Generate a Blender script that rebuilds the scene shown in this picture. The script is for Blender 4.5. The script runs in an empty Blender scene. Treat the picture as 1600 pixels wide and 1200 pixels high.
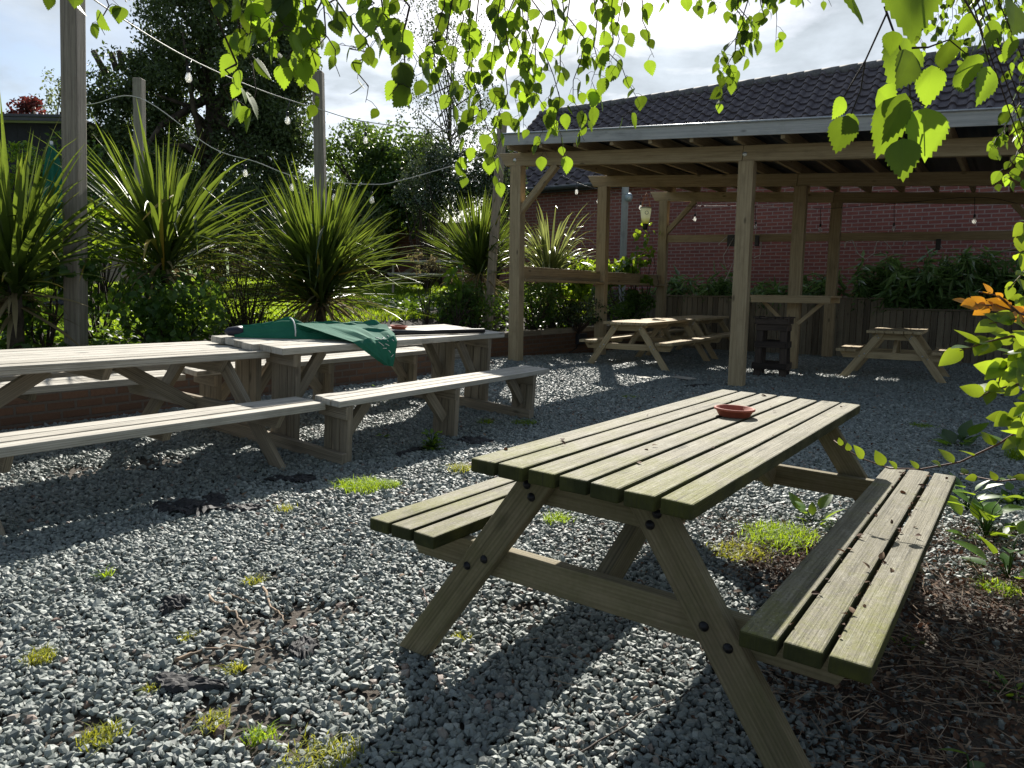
import bpy, math, random
import numpy as np
from mathutils import Vector, Matrix
R = math.radians
rng = np.random.default_rng(7)
random.seed(7)
S = bpy.context.scene
C = S.collection
PI = math.pi

# ------------------------------------------------------------------ camera
FPX, PITCH, ROLL, CAMH = 1144.94, R(7.17), 0.0122, 1.2536
cd = bpy.data.cameras.new('camera'); cam = bpy.data.objects.new('camera', cd); C.objects.link(cam)
cd.sensor_width = 36; cd.lens = 36*FPX/1600; cd.clip_end = 900; cd.clip_start = .02
cam.matrix_world = Matrix.Translation((0, 0, CAMH)) @ Matrix.Rotation(PI/2-PITCH, 4, 'X') @ Matrix.Rotation(ROLL, 4, 'Z')
S.camera = cam

def ray(u, v):
    d0, d1 = u-800, v-600
    a = math.cos(ROLL)*d0+math.sin(ROLL)*d1; b = -math.sin(ROLL)*d0+math.cos(ROLL)*d1
    yc = -b/FPX; c, s = math.cos(PITCH), math.sin(PITCH)
    return np.array([a/FPX, c+yc*s, -s+yc*c])
def onz(u, v, z=0.):
    r = ray(u, v); return np.array([0, 0, CAMH])+r*((z-CAMH)/r[2])
def ony(u, v, y):
    r = ray(u, v); return np.array([0, 0, CAMH])+r*(y/r[1])

# ------------------------------------------------------------------ node helper
class NT:
    def __init__(s, mat):
        mat.use_nodes = True; s.t = mat.node_tree; s.t.nodes.clear()
    def n(s, typ, inputs=None, **kw):
        nd = s.t.nodes.new(typ)
        for k, v in kw.items(): setattr(nd, k, v)
        for k, v in (inputs or {}).items():
            sk = nd.inputs[k]
            if isinstance(v, bpy.types.NodeSocket): s.t.links.new(v, sk)
            else: sk.default_value = v
        return nd
    def link(s, a, b): s.t.links.new(a, b)
    def math(s, op, a, b=0., c=None, clamp=False):
        d = {0: a, 1: b}
        if c is not None: d[2] = c
        return s.n('ShaderNodeMath', d, operation=op, use_clamp=clamp).outputs[0]
    def noise(s, vec, scale, detail=4, rough=.55, dist=0.):
        return s.n('ShaderNodeTexNoise', {'Vector': vec, 'Scale': scale, 'Detail': detail, 'Roughness': rough, 'Distortion': dist}).outputs[0]
    def mapr(s, x, a, b, c=0., d=1.):
        return s.n('ShaderNodeMapRange', {0: x, 1: a, 2: b, 3: c, 4: d}).outputs[0]
    def mix(s, f, a, b, blend='MIX'):
        nd = s.t.nodes.new('ShaderNodeMix'); nd.data_type = 'RGBA'; nd.blend_type = blend
        for k, v in ((0, f), (6, a), (7, b)):
            sk = nd.inputs[k]
            if isinstance(v, bpy.types.NodeSocket): s.t.links.new(v, sk)
            else: sk.default_value = (v if not isinstance(v, tuple) else (*v, 1) if len(v) == 3 else v)
        return nd.outputs[2]
    def ramp(s, x, stops):
        nd = s.n('ShaderNodeValToRGB', {0: x}); e = nd.color_ramp.elements
        while len(e) > 1: e.remove(e[-1])
        e[0].position = stops[0][0]; e[0].color = (*stops[0][1], 1)
        for p, c in stops[1:]:
            q = e.new(p); q.color = (*c, 1)
        return nd.outputs[0]
    def vec(s, v, sc=(1, 1, 1), loc=(0, 0, 0)):
        return s.n('ShaderNodeMapping', {'Vector': v, 'Scale': sc, 'Location': loc}).outputs[0]
    def bump(s, h, strength=.5, dist=.01):
        return s.n('ShaderNodeBump', {'Height': h, 'Strength': strength, 'Distance': dist}).outputs[0]
    def out(s, sh): s.n('ShaderNodeOutputMaterial', {'Surface': sh})
    def pbr(s, col, rough=.8, normal=None, **kw):
        d = {'Base Color': col, 'Roughness': rough}
        if normal is not None: d['Normal'] = normal
        d.update(kw)
        for k in ('Base Color',):
            if isinstance(d[k], tuple) and len(d[k]) == 3: d[k] = (*d[k], 1)
        return s.n('ShaderNodeBsdfPrincipled', d).outputs[0]

def M(name):
    m = bpy.data.materials.new(name); return m, NT(m)

def mat_wood(name, light, mid, dark, moss=0., mosscol=(.10, .13, .03), rough=.82, tone=.35, grain=1., sidecol=None, ends=False, ringk=.10):
    m, t = M(name)
    uv = t.n('ShaderNodeUVMap', uv_map='UVMap').outputs[0]
    fine = t.noise(t.vec(uv, (5, 190, 1)), 1, 5, .6)
    grn = t.noise(t.vec(uv, (1.1, 42, 1)), 1, 6, .6, .4)
    ring = t.n('ShaderNodeTexWave', {'Vector': t.vec(uv, (.35, 26, 1)), 'Scale': 1., 'Distortion': 3.2, 'Detail': 3, 'Detail Scale': .7}, bands_direction='Y').outputs[1]
    board = t.noise(t.vec(uv, (.045, .045, 1)), 1, 0)
    stain = t.noise(t.vec(uv, (2.6, 6, 1)), 1, 5, .62)
    a = t.math('ADD', t.math('MULTIPLY', grn, .55), t.math('MULTIPLY', ring, ringk))
    a = t.math('ADD', a, t.math('MULTIPLY', fine, .42))
    a = t.math('ADD', a, t.math('MULTIPLY', t.math('SUBTRACT', board, .5), tone))
    col = t.ramp(a, [(.30, dark), (.47, mid), (.66, light)])
    st = t.mapr(stain, .52, .72, 0, .55)
    col = t.mix(st, col, tuple(x*.55 for x in mid))
    # knots
    vor = t.n('ShaderNodeTexVoronoi', {'Vector': t.vec(uv, (2.2, 5.2, 1)), 'Scale': 1., 'Randomness': 1.}, feature='F1').outputs[0]
    kn = t.mapr(vor, .05, .13, .85, 0)
    col = t.mix(kn, col, tuple(x*.33 for x in mid))
    if moss > 0:
        geo = t.n('ShaderNodeNewGeometry'); oc = t.n('ShaderNodeTexCoord').outputs[3]
        nz = t.n('ShaderNodeSeparateXYZ', {0: geo.outputs['Normal']}).outputs[2]
        side = t.mapr(nz, .85, .25, 0, 1)
        nm = t.noise(oc, 5.5, 6, .65); nm2 = t.noise(oc, 60, 3, .6)
        f = t.math('ADD', t.math('MULTIPLY', side, .30), t.math('MULTIPLY', t.math('SUBTRACT', nm, .47), 1.9))
        f = t.math('ADD', f, t.math('MULTIPLY', t.math('SUBTRACT', nm2, .5), 1.1))
        if ends:
            ox = t.n('ShaderNodeSeparateXYZ', {0: oc}).outputs[0]
            f = t.math('ADD', f, t.mapr(ox, -1.1, -.35, .42, -.12))
        f = t.math('MULTIPLY', f, moss, clamp=True)
        col = t.mix(f, col, mosscol)
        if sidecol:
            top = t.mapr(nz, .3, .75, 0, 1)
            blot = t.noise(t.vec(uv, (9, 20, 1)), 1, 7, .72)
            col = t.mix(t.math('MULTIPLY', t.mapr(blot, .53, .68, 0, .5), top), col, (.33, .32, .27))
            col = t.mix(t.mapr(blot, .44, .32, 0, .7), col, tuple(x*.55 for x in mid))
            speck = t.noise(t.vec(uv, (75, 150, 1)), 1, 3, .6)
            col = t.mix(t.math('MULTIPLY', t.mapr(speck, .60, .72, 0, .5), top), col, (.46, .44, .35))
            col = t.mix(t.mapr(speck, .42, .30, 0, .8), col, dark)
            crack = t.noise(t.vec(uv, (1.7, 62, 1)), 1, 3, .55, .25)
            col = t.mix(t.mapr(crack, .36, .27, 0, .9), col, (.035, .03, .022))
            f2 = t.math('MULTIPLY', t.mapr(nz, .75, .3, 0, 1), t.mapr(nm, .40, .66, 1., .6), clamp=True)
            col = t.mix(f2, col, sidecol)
    h = t.math('ADD', t.math('MULTIPLY', grn, .6), t.math('MULTIPLY', fine, .5))
    nrm = t.bump(h, .75*grain, .008)
    rr = t.mapr(fine, .3, .7, rough-.1, min(1, rough+.1))
    t.out(t.pbr(col, rr, nrm, **{'Specular IOR Level': .3})); return m

def mat_plain(name, col, rough=.6, metal=0., var=.12, scale=14., bump=.15, **kw):
    m, t = M(name); oc = t.n('ShaderNodeTexCoord').outputs[3]
    n = t.noise(oc, scale, 5, .6)
    c = t.mix(t.mapr(n, .3, .7), tuple(x*(1-var*1.6) for x in col), tuple(min(1, x*(1+var)) for x in col))
    t.out(t.pbr(c, rough, t.bump(n, bump, .004), Metallic=metal, **kw)); return m

def mat_leaf(name, dark, light, trans=(.35, .5, .05), tw=.5, rough=.45, spec=.4, tip=None, lowk=.45):
    m, t = M(name)
    at = t.n('ShaderNodeAttribute', attribute_name='tone').outputs['Fac']
    oc = t.n('ShaderNodeTexCoord').outputs[3]
    n = t.noise(oc, 40, 2)
    f = t.math('ADD', at, t.math('MULTIPLY', t.math('SUBTRACT', n, .5), .3), clamp=True)
    stops = [(0, dark), (.75, light)]
    if tip: stops = [(0, dark), (.62, light), (.9, tip)]
    col = t.ramp(f, stops)
    tcol = t.mix(f, tuple(x*lowk for x in trans), trans)
    p = t.pbr(col, rough, **{'Specular IOR Level': spec})
    tr = t.n('ShaderNodeBsdfTranslucent', {'Color': tcol}).outputs[0]
    mx = t.n('ShaderNodeMixShader', {0: tw, 1: p, 2: tr}).outputs[0]
    t.out(mx); return m

# ------------------------------------------------------------------ mesh builder
def link(name, me, parent=None, mats=()):
    o = bpy.data.objects.new(name, me); C.objects.link(o)
    for m in mats: me.materials.append(m)
    if parent is not None: o.parent = parent
    return o

def tag(o, label=None, cat=None, group=None, kind=None):
    if label: o['label'] = label
    if cat: o['category'] = cat
    if group: o['group'] = group
    if kind: o['kind'] = kind
    return o

def empty(name, loc, rz=0., label=None, cat=None, group=None):
    o = bpy.data.objects.new(name, None); C.objects.link(o); o.empty_display_size = .1
    o.location = loc; o.rotation_euler = (0, 0, rz)
    return tag(o, label, cat, group)

class MB:
    def __init__(s): s.v = []; s.f = []; s.uv = []; s.smooth = []; s.mi = []
    def add(s, verts, faces, uvs=None, smooth=False, mi=0):
        b = len(s.v); s.v.extend([tuple(map(float, p)) for p in verts])
        for i, f in enumerate(faces):
            s.f.append(tuple(b+k for k in f)); s.smooth.append(smooth); s.mi.append(mi)
            s.uv.append(uvs[i] if uvs is not None else [(verts[k][0], verts[k][1]) for k in f])
    def bar(s, p0, p1, w, t, up=(0, 0, 1), cut0=None, cut1=None, mi=0):
        """board from p0 to p1 (centre line), w across, t along 'up'; cut0/cut1: lengthwise offset of the lower edge (mitred ends)"""
        p0, p1 = Vector(p0), Vector(p1); a = (p1-p0); L = a.length; a.normalize()
        upv = Vector(up); side = a.cross(upv)
        if side.length < 1e-4: side = a.cross(Vector((1, 0, 0)))
        side.normalize(); upv = side.cross(a).normalized()
        c0 = cut0 or 0.; c1 = cut1 or 0.
        P = []
        for e, (pp, sg, ct) in enumerate(((p0, 1, c0), (p1, -1, c1))):
            for i, j in ((-1, -1), (1, -1), (1, 1), (-1, 1)):
                q = pp+side*(i*w/2)+upv*(j*t/2)
                if j < 0: q = q+a*(sg*ct)
                P.append(q)
        F = [(0, 3, 2, 1), (4, 5, 6, 7), (0, 1, 5, 4), (1, 2, 6, 5), (2, 3, 7, 6), (3, 0, 4, 7)]
        ou, ov = random.uniform(0, 300), random.uniform(0, 300)
        U = []
        for k, f in enumerate(F):
            l = []
            for i in f:
                d = P[i]-p0; x = d.dot(a); y = d.dot(side); z = d.dot(upv)
                if k < 2: l.append((ou+z*.12, ov+y+k*.5))
                elif k in (2, 4): l.append((ou+x, ov+y+(k-2)*.37))
                else: l.append((ou+x, ov+z+k*.53))
            U.append(l)
        s.add(P, F, U, mi=mi)
    def box(s, c, d, mi=0):
        x, y, z = c; dx, dy, dz = d
        i = int(np.argmax(d))
        ax = [(dx, 0, 0), (0, dy, 0), (0, 0, dz)][i]
        p0 = Vector(c)-Vector(ax)/2; p1 = Vector(c)+Vector(ax)/2
        if i == 0: s.bar(p0, p1, dy, dz, (0, 0, 1), mi=mi)
        elif i == 1: s.bar(p0, p1, dx, dz, (0, 0, 1), mi=mi)
        else: s.bar(p0, p1, dy, dx, (1, 0, 0), mi=mi)
    def tube(s, pts, r, n=8, smooth=True, cap=True, mi=0):
        pts = [Vector(p) for p in pts]; m = len(pts)
        if not hasattr(r, '__len__'): r = [r]*m
        V = []; prev = None
        for i, p in enumerate(pts):
            a = (pts[min(i+1, m-1)]-pts[max(i-1, 0)]).normalized()
            if prev is None:
                x = a.orthogonal().normalized()
            else:
                x = (prev-a*prev.dot(a)); x = x.normalized() if x.length > 1e-5 else a.orthogonal().normalized()
            prev = x; y = a.cross(x)
            for k in range(n):
                th = 2*PI*k/n; V.append(p+x*(r[i]*math.cos(th))+y*(r[i]*math.sin(th)))
        F = []; U = []; l = 0
        for i in range(m-1):
            dl = (pts[i+1]-pts[i]).length
            for k in range(n):
                F.append((i*n+k, i*n+(k+1) % n, (i+1)*n+(k+1) % n, (i+1)*n+k))
                U.append([(l, k/n*.3), (l, (k+1)/n*.3), (l+dl, (k+1)/n*.3), (l+dl, k/n*.3)])
            l += dl
        if cap:
            F.append(tuple(range(n-1, -1, -1))); U.append([(0, 0)]*n)
            F.append(tuple((m-1)*n+k for k in range(n))); U.append([(0, 0)]*n)
        s.add(V, F, U, smooth, mi)
    def lathe(s, prof, n=20, c=(0, 0, 0), smooth=True, mi=0):
        V = []; m = len(prof)
        for r_, z in prof:
            for k in range(n):
                th = 2*PI*k/n; V.append((c[0]+r_*math.cos(th), c[1]+r_*math.sin(th), c[2]+z))
        F = [(i*n+k, i*n+(k+1) % n, (i+1)*n+(k+1) % n, (i+1)*n+k) for i in range(m-1) for k in range(n)]
        s.add(V, F, None, smooth, mi)
    def build(s, name, mats, parent=None, bevel=0.):
        me = bpy.data.meshes.new(name); me.from_pydata(s.v, [], s.f)
        uvl = me.uv_layers.new(name='UVMap')
        flat = np.array([c for f in s.uv for c in f], np.float32).ravel()
        uvl.data.foreach_set('uv', flat)
        me.polygons.foreach_set('use_smooth', s.smooth)
        me.polygons.foreach_set('material_index', s.mi)
        if not isinstance(mats, (list, tuple)): mats = [mats]
        o = link(name, me, parent, mats)
        if bevel:
            b = o.modifiers.new('bevel', 'BEVEL'); b.width = bevel; b.segments = 2; b.limit_method = 'ANGLE'; b.angle_limit = R(40)
        me.update(); return o

def npmesh(name, V, F, mats, parent=None, tone=None, smooth=False, uv=None):
    """V (n,3); F (m,k) all the same k; tone per vertex"""
    V = np.asarray(V, np.float32); F = np.asarray(F, np.int32); m, k = F.shape
    me = bpy.data.meshes.new(name)
    me.vertices.add(len(V)); me.vertices.foreach_set('co', V.ravel())
    me.loops.add(m*k); me.loops.foreach_set('vertex_index', F.ravel())
    me.polygons.add(m); me.polygons.foreach_set('loop_start', np.arange(0, m*k, k, dtype=np.int32))
    if smooth: me.polygons.foreach_set('use_smooth', np.ones(m, bool))
    else: me.polygons.foreach_set('use_smooth', np.zeros(m, bool))
    me.update(calc_edges=True)
    if tone is not None:
        a = me.attributes.new('tone', 'FLOAT', 'POINT'); a.data.foreach_set('value', np.asarray(tone, np.float32))
    if not isinstance(mats, (list, tuple)): mats = [mats]
    return link(name, me, parent, mats)

def norm(a): return a/np.maximum(np.linalg.norm(a, axis=-1, keepdims=True), 1e-9)

def leaves(base, direc, nrm, size, tmplV, tmplF, tone=None, jit=.15):
    """copies of a leaf template (x along the leaf, y across, z out of the blade)"""
    n = len(base); d = norm(direc); s_ = norm(np.cross(nrm, d)); u = np.cross(d, s_)
    size = np.broadcast_to(np.asarray(size, float), (n,))
    T = np.asarray(tmplV, float); k = len(T)
    V = (base[:, None]+size[:, None, None]*(T[None, :, 0:1]*d[:, None]+T[None, :, 1:2]*s_[:, None]+T[None, :, 2:3]*u[:, None])).reshape(-1, 3)
    F = (np.asarray(tmplF)[None]+(np.arange(n)*k)[:, None, None]).reshape(-1, len(tmplF[0]))
    if tone is None: tone = rng.uniform(0, 1, n)
    return V, F, np.repeat(tone, k)

def rdir(n):
    return norm(rng.normal(size=(n, 3)))

DIAM = (np.array([(0, 0, 0), (.45, .3, .08), (1, 0, -.03), (.45, -.3, .08)]), np.array([(0, 3, 2), (0, 2, 1)]))
LANCE = (np.array([(0, 0, 0), (.3, .105, .03), (1, 0, -.15), (.3, -.105, .03)]), np.array([(0, 3, 2), (0, 2, 1)]))
def _ovate(serr=False, wid=.42, seg=7):
    x = np.linspace(0, 1, seg)
    prof = wid*np.sin(PI*np.clip(x, 0, 1)**.72)**.9*(1-.12*x)
    if serr:
        seg = 11; x = np.linspace(0, 1, seg)
        prof = np.interp(x, [0, .05, .16, .34, .5, .68, .84, 1], [0, .17, .32, .375, .33, .22, .085, 0])
        xx = x.copy(); 
    V = []; mid = []
    for i in range(seg):
        mid.append(len(V)); V.append((x[i], 0, -.10*x[i]**2))
    L = []; Rr = []
    for i in range(1, seg-1):
        y = prof[i]
        sh = 0.
        L.append(len(V)); V.append((x[i]+sh, y, .10*y-.10*x[i]**2)); Rr.append(len(V)); V.append((x[i]+sh, -y, .10*y-.10*x[i]**2))
    F = []
    for sd, flip in ((L, False), (Rr, True)):
        for i in range(seg-1):
            a, b = mid[i], mid[i+1]
            p = sd[i-1] if i >= 1 else None; q = sd[i] if i < seg-2 else None
            if p is None: tr = [(a, b, q)]
            elif q is None: tr = [(a, b, p)]
            else:
                tr = [(a, b, q), (a, q, p)]
                if serr:   # a tooth between p and q
                    P, Q = np.array(V[p]), np.array(V[q]); k = len(V)
                    t_ = Q*.62+P*.38; t_[1] *= 1.0; t_ = t_+np.array([.045, (.035 if not flip else -.035), .005]); V.append(tuple(t_)); tr.append((p, q, k))
            for f in tr: F.append(tuple(reversed(f)) if flip else f)
    return np.array(V), np.array(F)
OVATE = _ovate(); BIRCH = _ovate(True)
# ------------------------------------------------------------------ sky and sun
SUN_AZ, SUN_EL = R(5.0), R(34.0)
w = bpy.data.worlds.new('World'); S.world = w; w.use_nodes = True
t = NT.__new__(NT); t.t = w.node_tree; t.t.nodes.clear()
sky = t.n('ShaderNodeTexSky', sky_type='NISHITA', sun_disc=False, sun_elevation=SUN_EL, sun_rotation=SUN_AZ, air_density=1., dust_density=1.2, ozone_density=1.2)
d = t.n('ShaderNodeTexCoord').outputs[0]
sx = t.n('ShaderNodeSeparateXYZ', {0: d})
den = t.math('ADD', t.math('MAXIMUM', sx.outputs[2], 0.), .22)
px = t.math('DIVIDE', sx.outputs[0], den); py = t.math('DIVIDE', sx.outputs[1], den)
cv = t.n('ShaderNodeCombineXYZ', {0: px, 1: py, 2: 0.}).outputs[0]
n1 = t.noise(t.vec(cv, (1, 1, 1), (3.1, 1.7, 0)), 1.5, 8, .58, .5)
n2 = t.noise(t.vec(cv, (1, 1, 1), (9.1, 4.7, 0)), 3.4, 6, .6)
clf = t.mapr(n1, .40, .60)
sd = Vector((math.sin(SUN_AZ)*math.cos(SUN_EL), math.cos(SUN_AZ)*math.cos(SUN_EL), math.sin(SUN_EL)))
dt = t.n('ShaderNodeVectorMath', {0: d, 1: tuple(sd)}, operation='DOT_PRODUCT').outputs['Value']
glow = t.mapr(dt, .2, 1., 0, 1)
clb = t.math('MULTIPLY', t.mapr(n2, .3, .7, .72, 1.15), t.math('ADD', 2.9, t.math('MULTIPLY', glow, 3.6)))
ccol = t.n('ShaderNodeCombineColor', {0: t.math('MULTIPLY', clb, .90), 1: clb, 2: t.math('MULTIPLY', clb, 1.10)}).outputs[0]
scol = t.mix(clf, sky.outputs[0], ccol)
bg = t.n('ShaderNodeBackground', {'Color': scol, 'Strength': .066}).outputs[0]
t.n('ShaderNodeOutputWorld', {'Surface': bg})
sl = bpy.data.lights.new('sun', 'SUN'); sl.energy = 5.0; sl.angle = R(.53); sl.color = (1., .95, .86)
so = bpy.data.objects.new('sun', sl); C.objects.link(so)
so.rotation_euler = (-sd).to_track_quat('-Z', 'Y').to_euler(); so.location = sd*40
S.view_settings.view_transform = 'Standard'; S.view_settings.look = 'None'; S.view_settings.gamma = 1; S.view_settings.exposure = 1.05
S.cycles.max_bounces = 8; S.cycles.transparent_max_bounces = 8; S.cycles.use_denoising = True
S.cycles.sample_clamp_indirect = 8

# ------------------------------------------------------------------ materials
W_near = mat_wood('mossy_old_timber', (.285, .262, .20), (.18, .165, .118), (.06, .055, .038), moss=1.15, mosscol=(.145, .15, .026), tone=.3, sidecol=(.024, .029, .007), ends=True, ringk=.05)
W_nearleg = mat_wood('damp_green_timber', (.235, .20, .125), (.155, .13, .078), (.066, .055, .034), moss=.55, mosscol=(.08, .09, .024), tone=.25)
W_grey = mat_wood('weathered_grey_timber', (.55, .52, .46), (.36, .335, .285), (.13, .12, .10), moss=.0, tone=.3)
W_greyleg = mat_wood('weathered_grey_brown_timber', (.34, .29, .22), (.22, .185, .135), (.09, .075, .055), tone=.3)
W_new = mat_wood('pale_treated_timber', (.52, .42, .26), (.38, .29, .165), (.17, .125, .07), tone=.2)
W_post = mat_wood('pergola_timber', (.47, .375, .235), (.33, .25, .145), (.15, .105, .058), tone=.25, grain=.7)
W_fence = mat_wood('brown_fence_boards', (.27, .23, .165), (.17, .14, .10), (.055, .045, .035), tone=.5)
W_dark = mat_wood('dark_pallet_boards', (.10, .075, .06), (.055, .042, .034), (.02, .016, .014), tone=.5)
W_pole = mat_wood('grey_pole_timber', (.36, .33, .27), (.235, .21, .17), (.10, .09, .07), tone=.25)
W_paleblue = mat_wood('blue_grey_pole_timber', (.42, .45, .44), (.31, .335, .33), (.16, .17, .17), tone=.15)
M_bolt = mat_plain('black_bolt_head', (.012, .012, .014), .45, .4)
M_zinc = mat_plain('zinc_bolt_head', (.62, .62, .6), .35, .9)
M_terra = mat_plain('terracotta', (.33, .075, .04), .75, 0, .15, 30)
M_gutter = mat_plain('grey_gutter', (.13, .14, .15), .45, .2)
M_metalpale = mat_plain('pale_metal_drip', (.42, .45, .47), .4, .6)
M_cable = mat_plain('white_cable', (.62, .6, .55), .6)
M_black = mat_plain('black_plastic', (.012, .012, .014), .4)
M_fabric = mat_plain('black_weed_membrane', (.018, .018, .02), .75, 0, .5, 25, .6)
M_bark = mat_plain('bark', (.075, .058, .042), .9, 0, .5, 9, .9)
M_birchbark = mat_plain('birch_bark', (.5, .48, .44), .8, 0, .35, 6, .6)
M_twig = mat_plain('dark_twig', (.045, .03, .022), .8, 0, .4, 30, .5)
M_twigred = mat_plain('reddish_stem', (.11, .05, .03), .7)
M_stickpale = mat_plain('bare_stick', (.26, .19, .13), .85, 0, .4, 20, .6)
M_shed = mat_plain('dark_shed_cladding', (.011, .012, .016), .7, 0, .3, 6, .3)
M_shedtrim = mat_plain('shed_roof_edge', (.05, .055, .065), .5)

def mat_glass(name):
    m, t = M(name)
    g = t.n('ShaderNodeBsdfGlass', {'Color': (.95, .96, .95, 1), 'Roughness': .02, 'IOR': 1.3}).outputs[0]
    tr = t.n('ShaderNodeBsdfTransparent', {'Color': (.9, .9, .88, 1)}).outputs[0]
    df = t.n('ShaderNodeBsdfTranslucent', {'Color': (.85, .85, .8, 1)}).outputs[0]
    a = t.n('ShaderNodeMixShader', {0: .35, 1: g, 2: tr}).outputs[0]
    t.out(t.n('ShaderNodeMixShader', {0: .3, 1: a, 2: df}).outputs[0]); return m
M_bulb = mat_glass('clear_bulb_glass')

def mat_cloth():
    m, t = M('green_parasol_fabric'); oc = t.n('ShaderNodeTexCoord').outputs[3]
    n = t.noise(oc, 9, 4); wv = t.noise(oc, 300, 2)
    c = t.mix(n, (.018, .125, .08), (.04, .22, .145))
    p = t.pbr(c, .8, t.bump(t.math('ADD', n, t.math('MULTIPLY', wv, .25)), .3, .01), **{'Specular IOR Level': .15})
    tr = t.n('ShaderNodeBsdfTranslucent', {'Color': (.03, .25, .16, 1)}).outputs[0]
    t.out(t.n('ShaderNodeMixShader', {0: .2, 1: p, 2: tr}).outputs[0]); return m
M_green = mat_cloth()
M_white = mat_plain('white_print', (.75, .75, .72), .7)
M_navy = mat_plain('navy_cap', (.012, .012, .03), .5)

def mat_brick(name, c1, c2, mortar, row=.088, bw=.255, msize=.012):
    m, t = M(name); uv = t.n('ShaderNodeUVMap', uv_map='UVMap').outputs[0]
    wob = t.noise(uv, 3., 3)
    b = t.n('ShaderNodeTexBrick', {'Vector': uv, 'Color1': (*c1, 1), 'Color2': (*c2, 1), 'Mortar': (*mortar, 1), 'Scale': 1., 'Mortar Size': msize, 'Mortar Smooth': .25, 'Bias': -.1, 'Brick Width': bw, 'Row Height': row})
    n = t.noise(uv, 38, 5, .65); big = t.noise(uv, .55, 4, .6)
    c = t.mix(t.mapr(n, .3, .7, 0, .45), b.outputs[0], tuple(x*.5 for x in c1))
    c = t.mix(t.mapr(big, .5, .7, 0, .45), c, tuple(x*.55 for x in c2))
    eff = t.mapr(t.noise(uv, 1.3, 6, .7), .6, .78, 0, .3)
    c = t.mix(eff, c, (.30, .27, .25))
    h = t.math('ADD', t.math('MULTIPLY', b.outputs[1], -1.), t.math('MULTIPLY', n, .4))
    t.out(t.pbr(c, .88, t.bump(h, .7, .012))); return m
M_brick = mat_brick('red_house_brick', (.34, .12, .095), (.25, .09, .08), (.42, .33, .30), msize=.013)
M_brick2 = mat_brick('garden_wall_brick', (.34, .12, .075), (.24, .09, .065), (.34, .27, .22))
M_bedbrick = mat_brick('bed_wall_brick', (.20, .105, .06), (.12, .07, .045), (.15, .125, .10), row=.078, bw=.23)

def mat_tile():
    m, t = M('dark_roof_tile'); oc = t.n('ShaderNodeTexCoord').outputs[3]
    n = t.noise(oc, 3.5, 6, .65); n2 = t.noise(oc, 45, 4); n3 = t.noise(oc, .8, 4)
    c = t.mix(n, (.055, .047, .055), (.125, .105, .115))
    c = t.mix(t.mapr(n2, .58, .72, 0, .6), c, (.26, .25, .25))
    c = t.mix(t.mapr(n3, .52, .7, 0, .5), c, (.13, .105, .10))
    t.out(t.pbr(c, .72, t.bump(n2, .4, .006))); return m
M_tile = mat_tile()

def mat_soil(name, a, b, c3):
    m, t = M(name); oc = t.n('ShaderNodeTexCoord').outputs[3]
    n = t.noise(oc, 7, 8, .68); n2 = t.noise(oc, 70, 5, .65)
    c = t.mix(n, a, b); c = t.mix(t.mapr(n2, .5, .7, 0, .7), c, c3)
    h = t.math('ADD', n, t.math('MULTIPLY', n2, .35))
    t.out(t.pbr(c, .95, t.bump(h, .9, .03))); return m
M_soil = mat_soil('dark_soil', (.028, .021, .016), (.055, .042, .032), (.09, .075, .06))
M_under = mat_soil('gravel_dust', (.04, .032, .025), (.085, .068, .052), (.13, .115, .10))
def mat_lawn():
    m, t = M('lawn_ground'); oc = t.n('ShaderNodeTexCoord').outputs[3]
    n = t.noise(oc, 1.2, 6, .6); n2 = t.noise(oc, 90, 5, .7)
    c = t.mix(n, (.09, .17, .02), (.18, .29, .035)); c = t.mix(t.mapr(n2, .45, .7), c, (.05, .085, .015))
    t.out(t.pbr(c, .8, t.bump(n2, 1., .04))); return m
M_lawn = mat_lawn()

def mat_stone():
    m, t = M('slate_gravel'); at = t.n('ShaderNodeAttribute', attribute_name='tone').outputs['Fac']
    oc = t.n('ShaderNodeTexCoord').outputs[3]; n = t.noise(oc, 130, 4, .65)
    c = t.ramp(at, [(0, (.085, .095, .093)), (.35, (.155, .178, .165)), (.7, (.225, .255, .238)), (.88, (.35, .38, .35)), (.95, (.25, .22, .19)), (1., (.17, .09, .06))])
    c = t.mix(t.mapr(n, .35, .7, 0, .45), c, (.10, .11, .108))
    t.out(t.pbr(c, .62, t.bump(n, .35, .003), **{'Specular IOR Level': .5})); return m
M_stone = mat_stone()

L_birch = mat_leaf('birch_leaf', (.035, .085, .012), (.085, .17, .02), (.36, .54, .03), .54, .48, .4, lowk=.14)  # lowk keeps dark-toned leaves dim, as if other leaves shaded them
L_shrubright = mat_leaf('bright_shrub_leaf', (.05, .11, .015), (.11, .21, .03), (.46, .60, .03), .52, .35, .5)
L_orange = mat_leaf('young_orange_leaf', (.30, .13, .02), (.36, .20, .03), (.75, .33, .02), .5, .4, .4)
L_dark = mat_leaf('dark_tree_leaf', (.035, .06, .022), (.095, .14, .05), (.17, .25, .05), .3, .45, .4)
L_ivy = mat_leaf('ivy_bush_leaf', (.028, .065, .016), (.09, .165, .034), (.24, .38, .04), .3, .35, .5)
L_mid = mat_leaf('mid_green_leaf', (.022, .065, .014), (.07, .15, .03), (.26, .42, .03), .42, .42, .45)
L_bright = mat_leaf('bright_plant_leaf', (.03, .09, .012), (.09, .20, .025), (.42, .58, .03), .5, .42, .4)
L_bamboo = mat_leaf('bamboo_leaf', (.06, .14, .04), (.24, .40, .14), (.3, .5, .1), .3, .28, .9)
L_olive = mat_leaf('olive_twiggy_leaf', (.03, .035, .012), (.08, .085, .03), (.20, .20, .04), .32, .6, .3)
L_glossy = mat_leaf('glossy_bush_leaf', (.02, .045, .018), (.07, .11, .05), (.16, .22, .06), .22, .22, .7)
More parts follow.
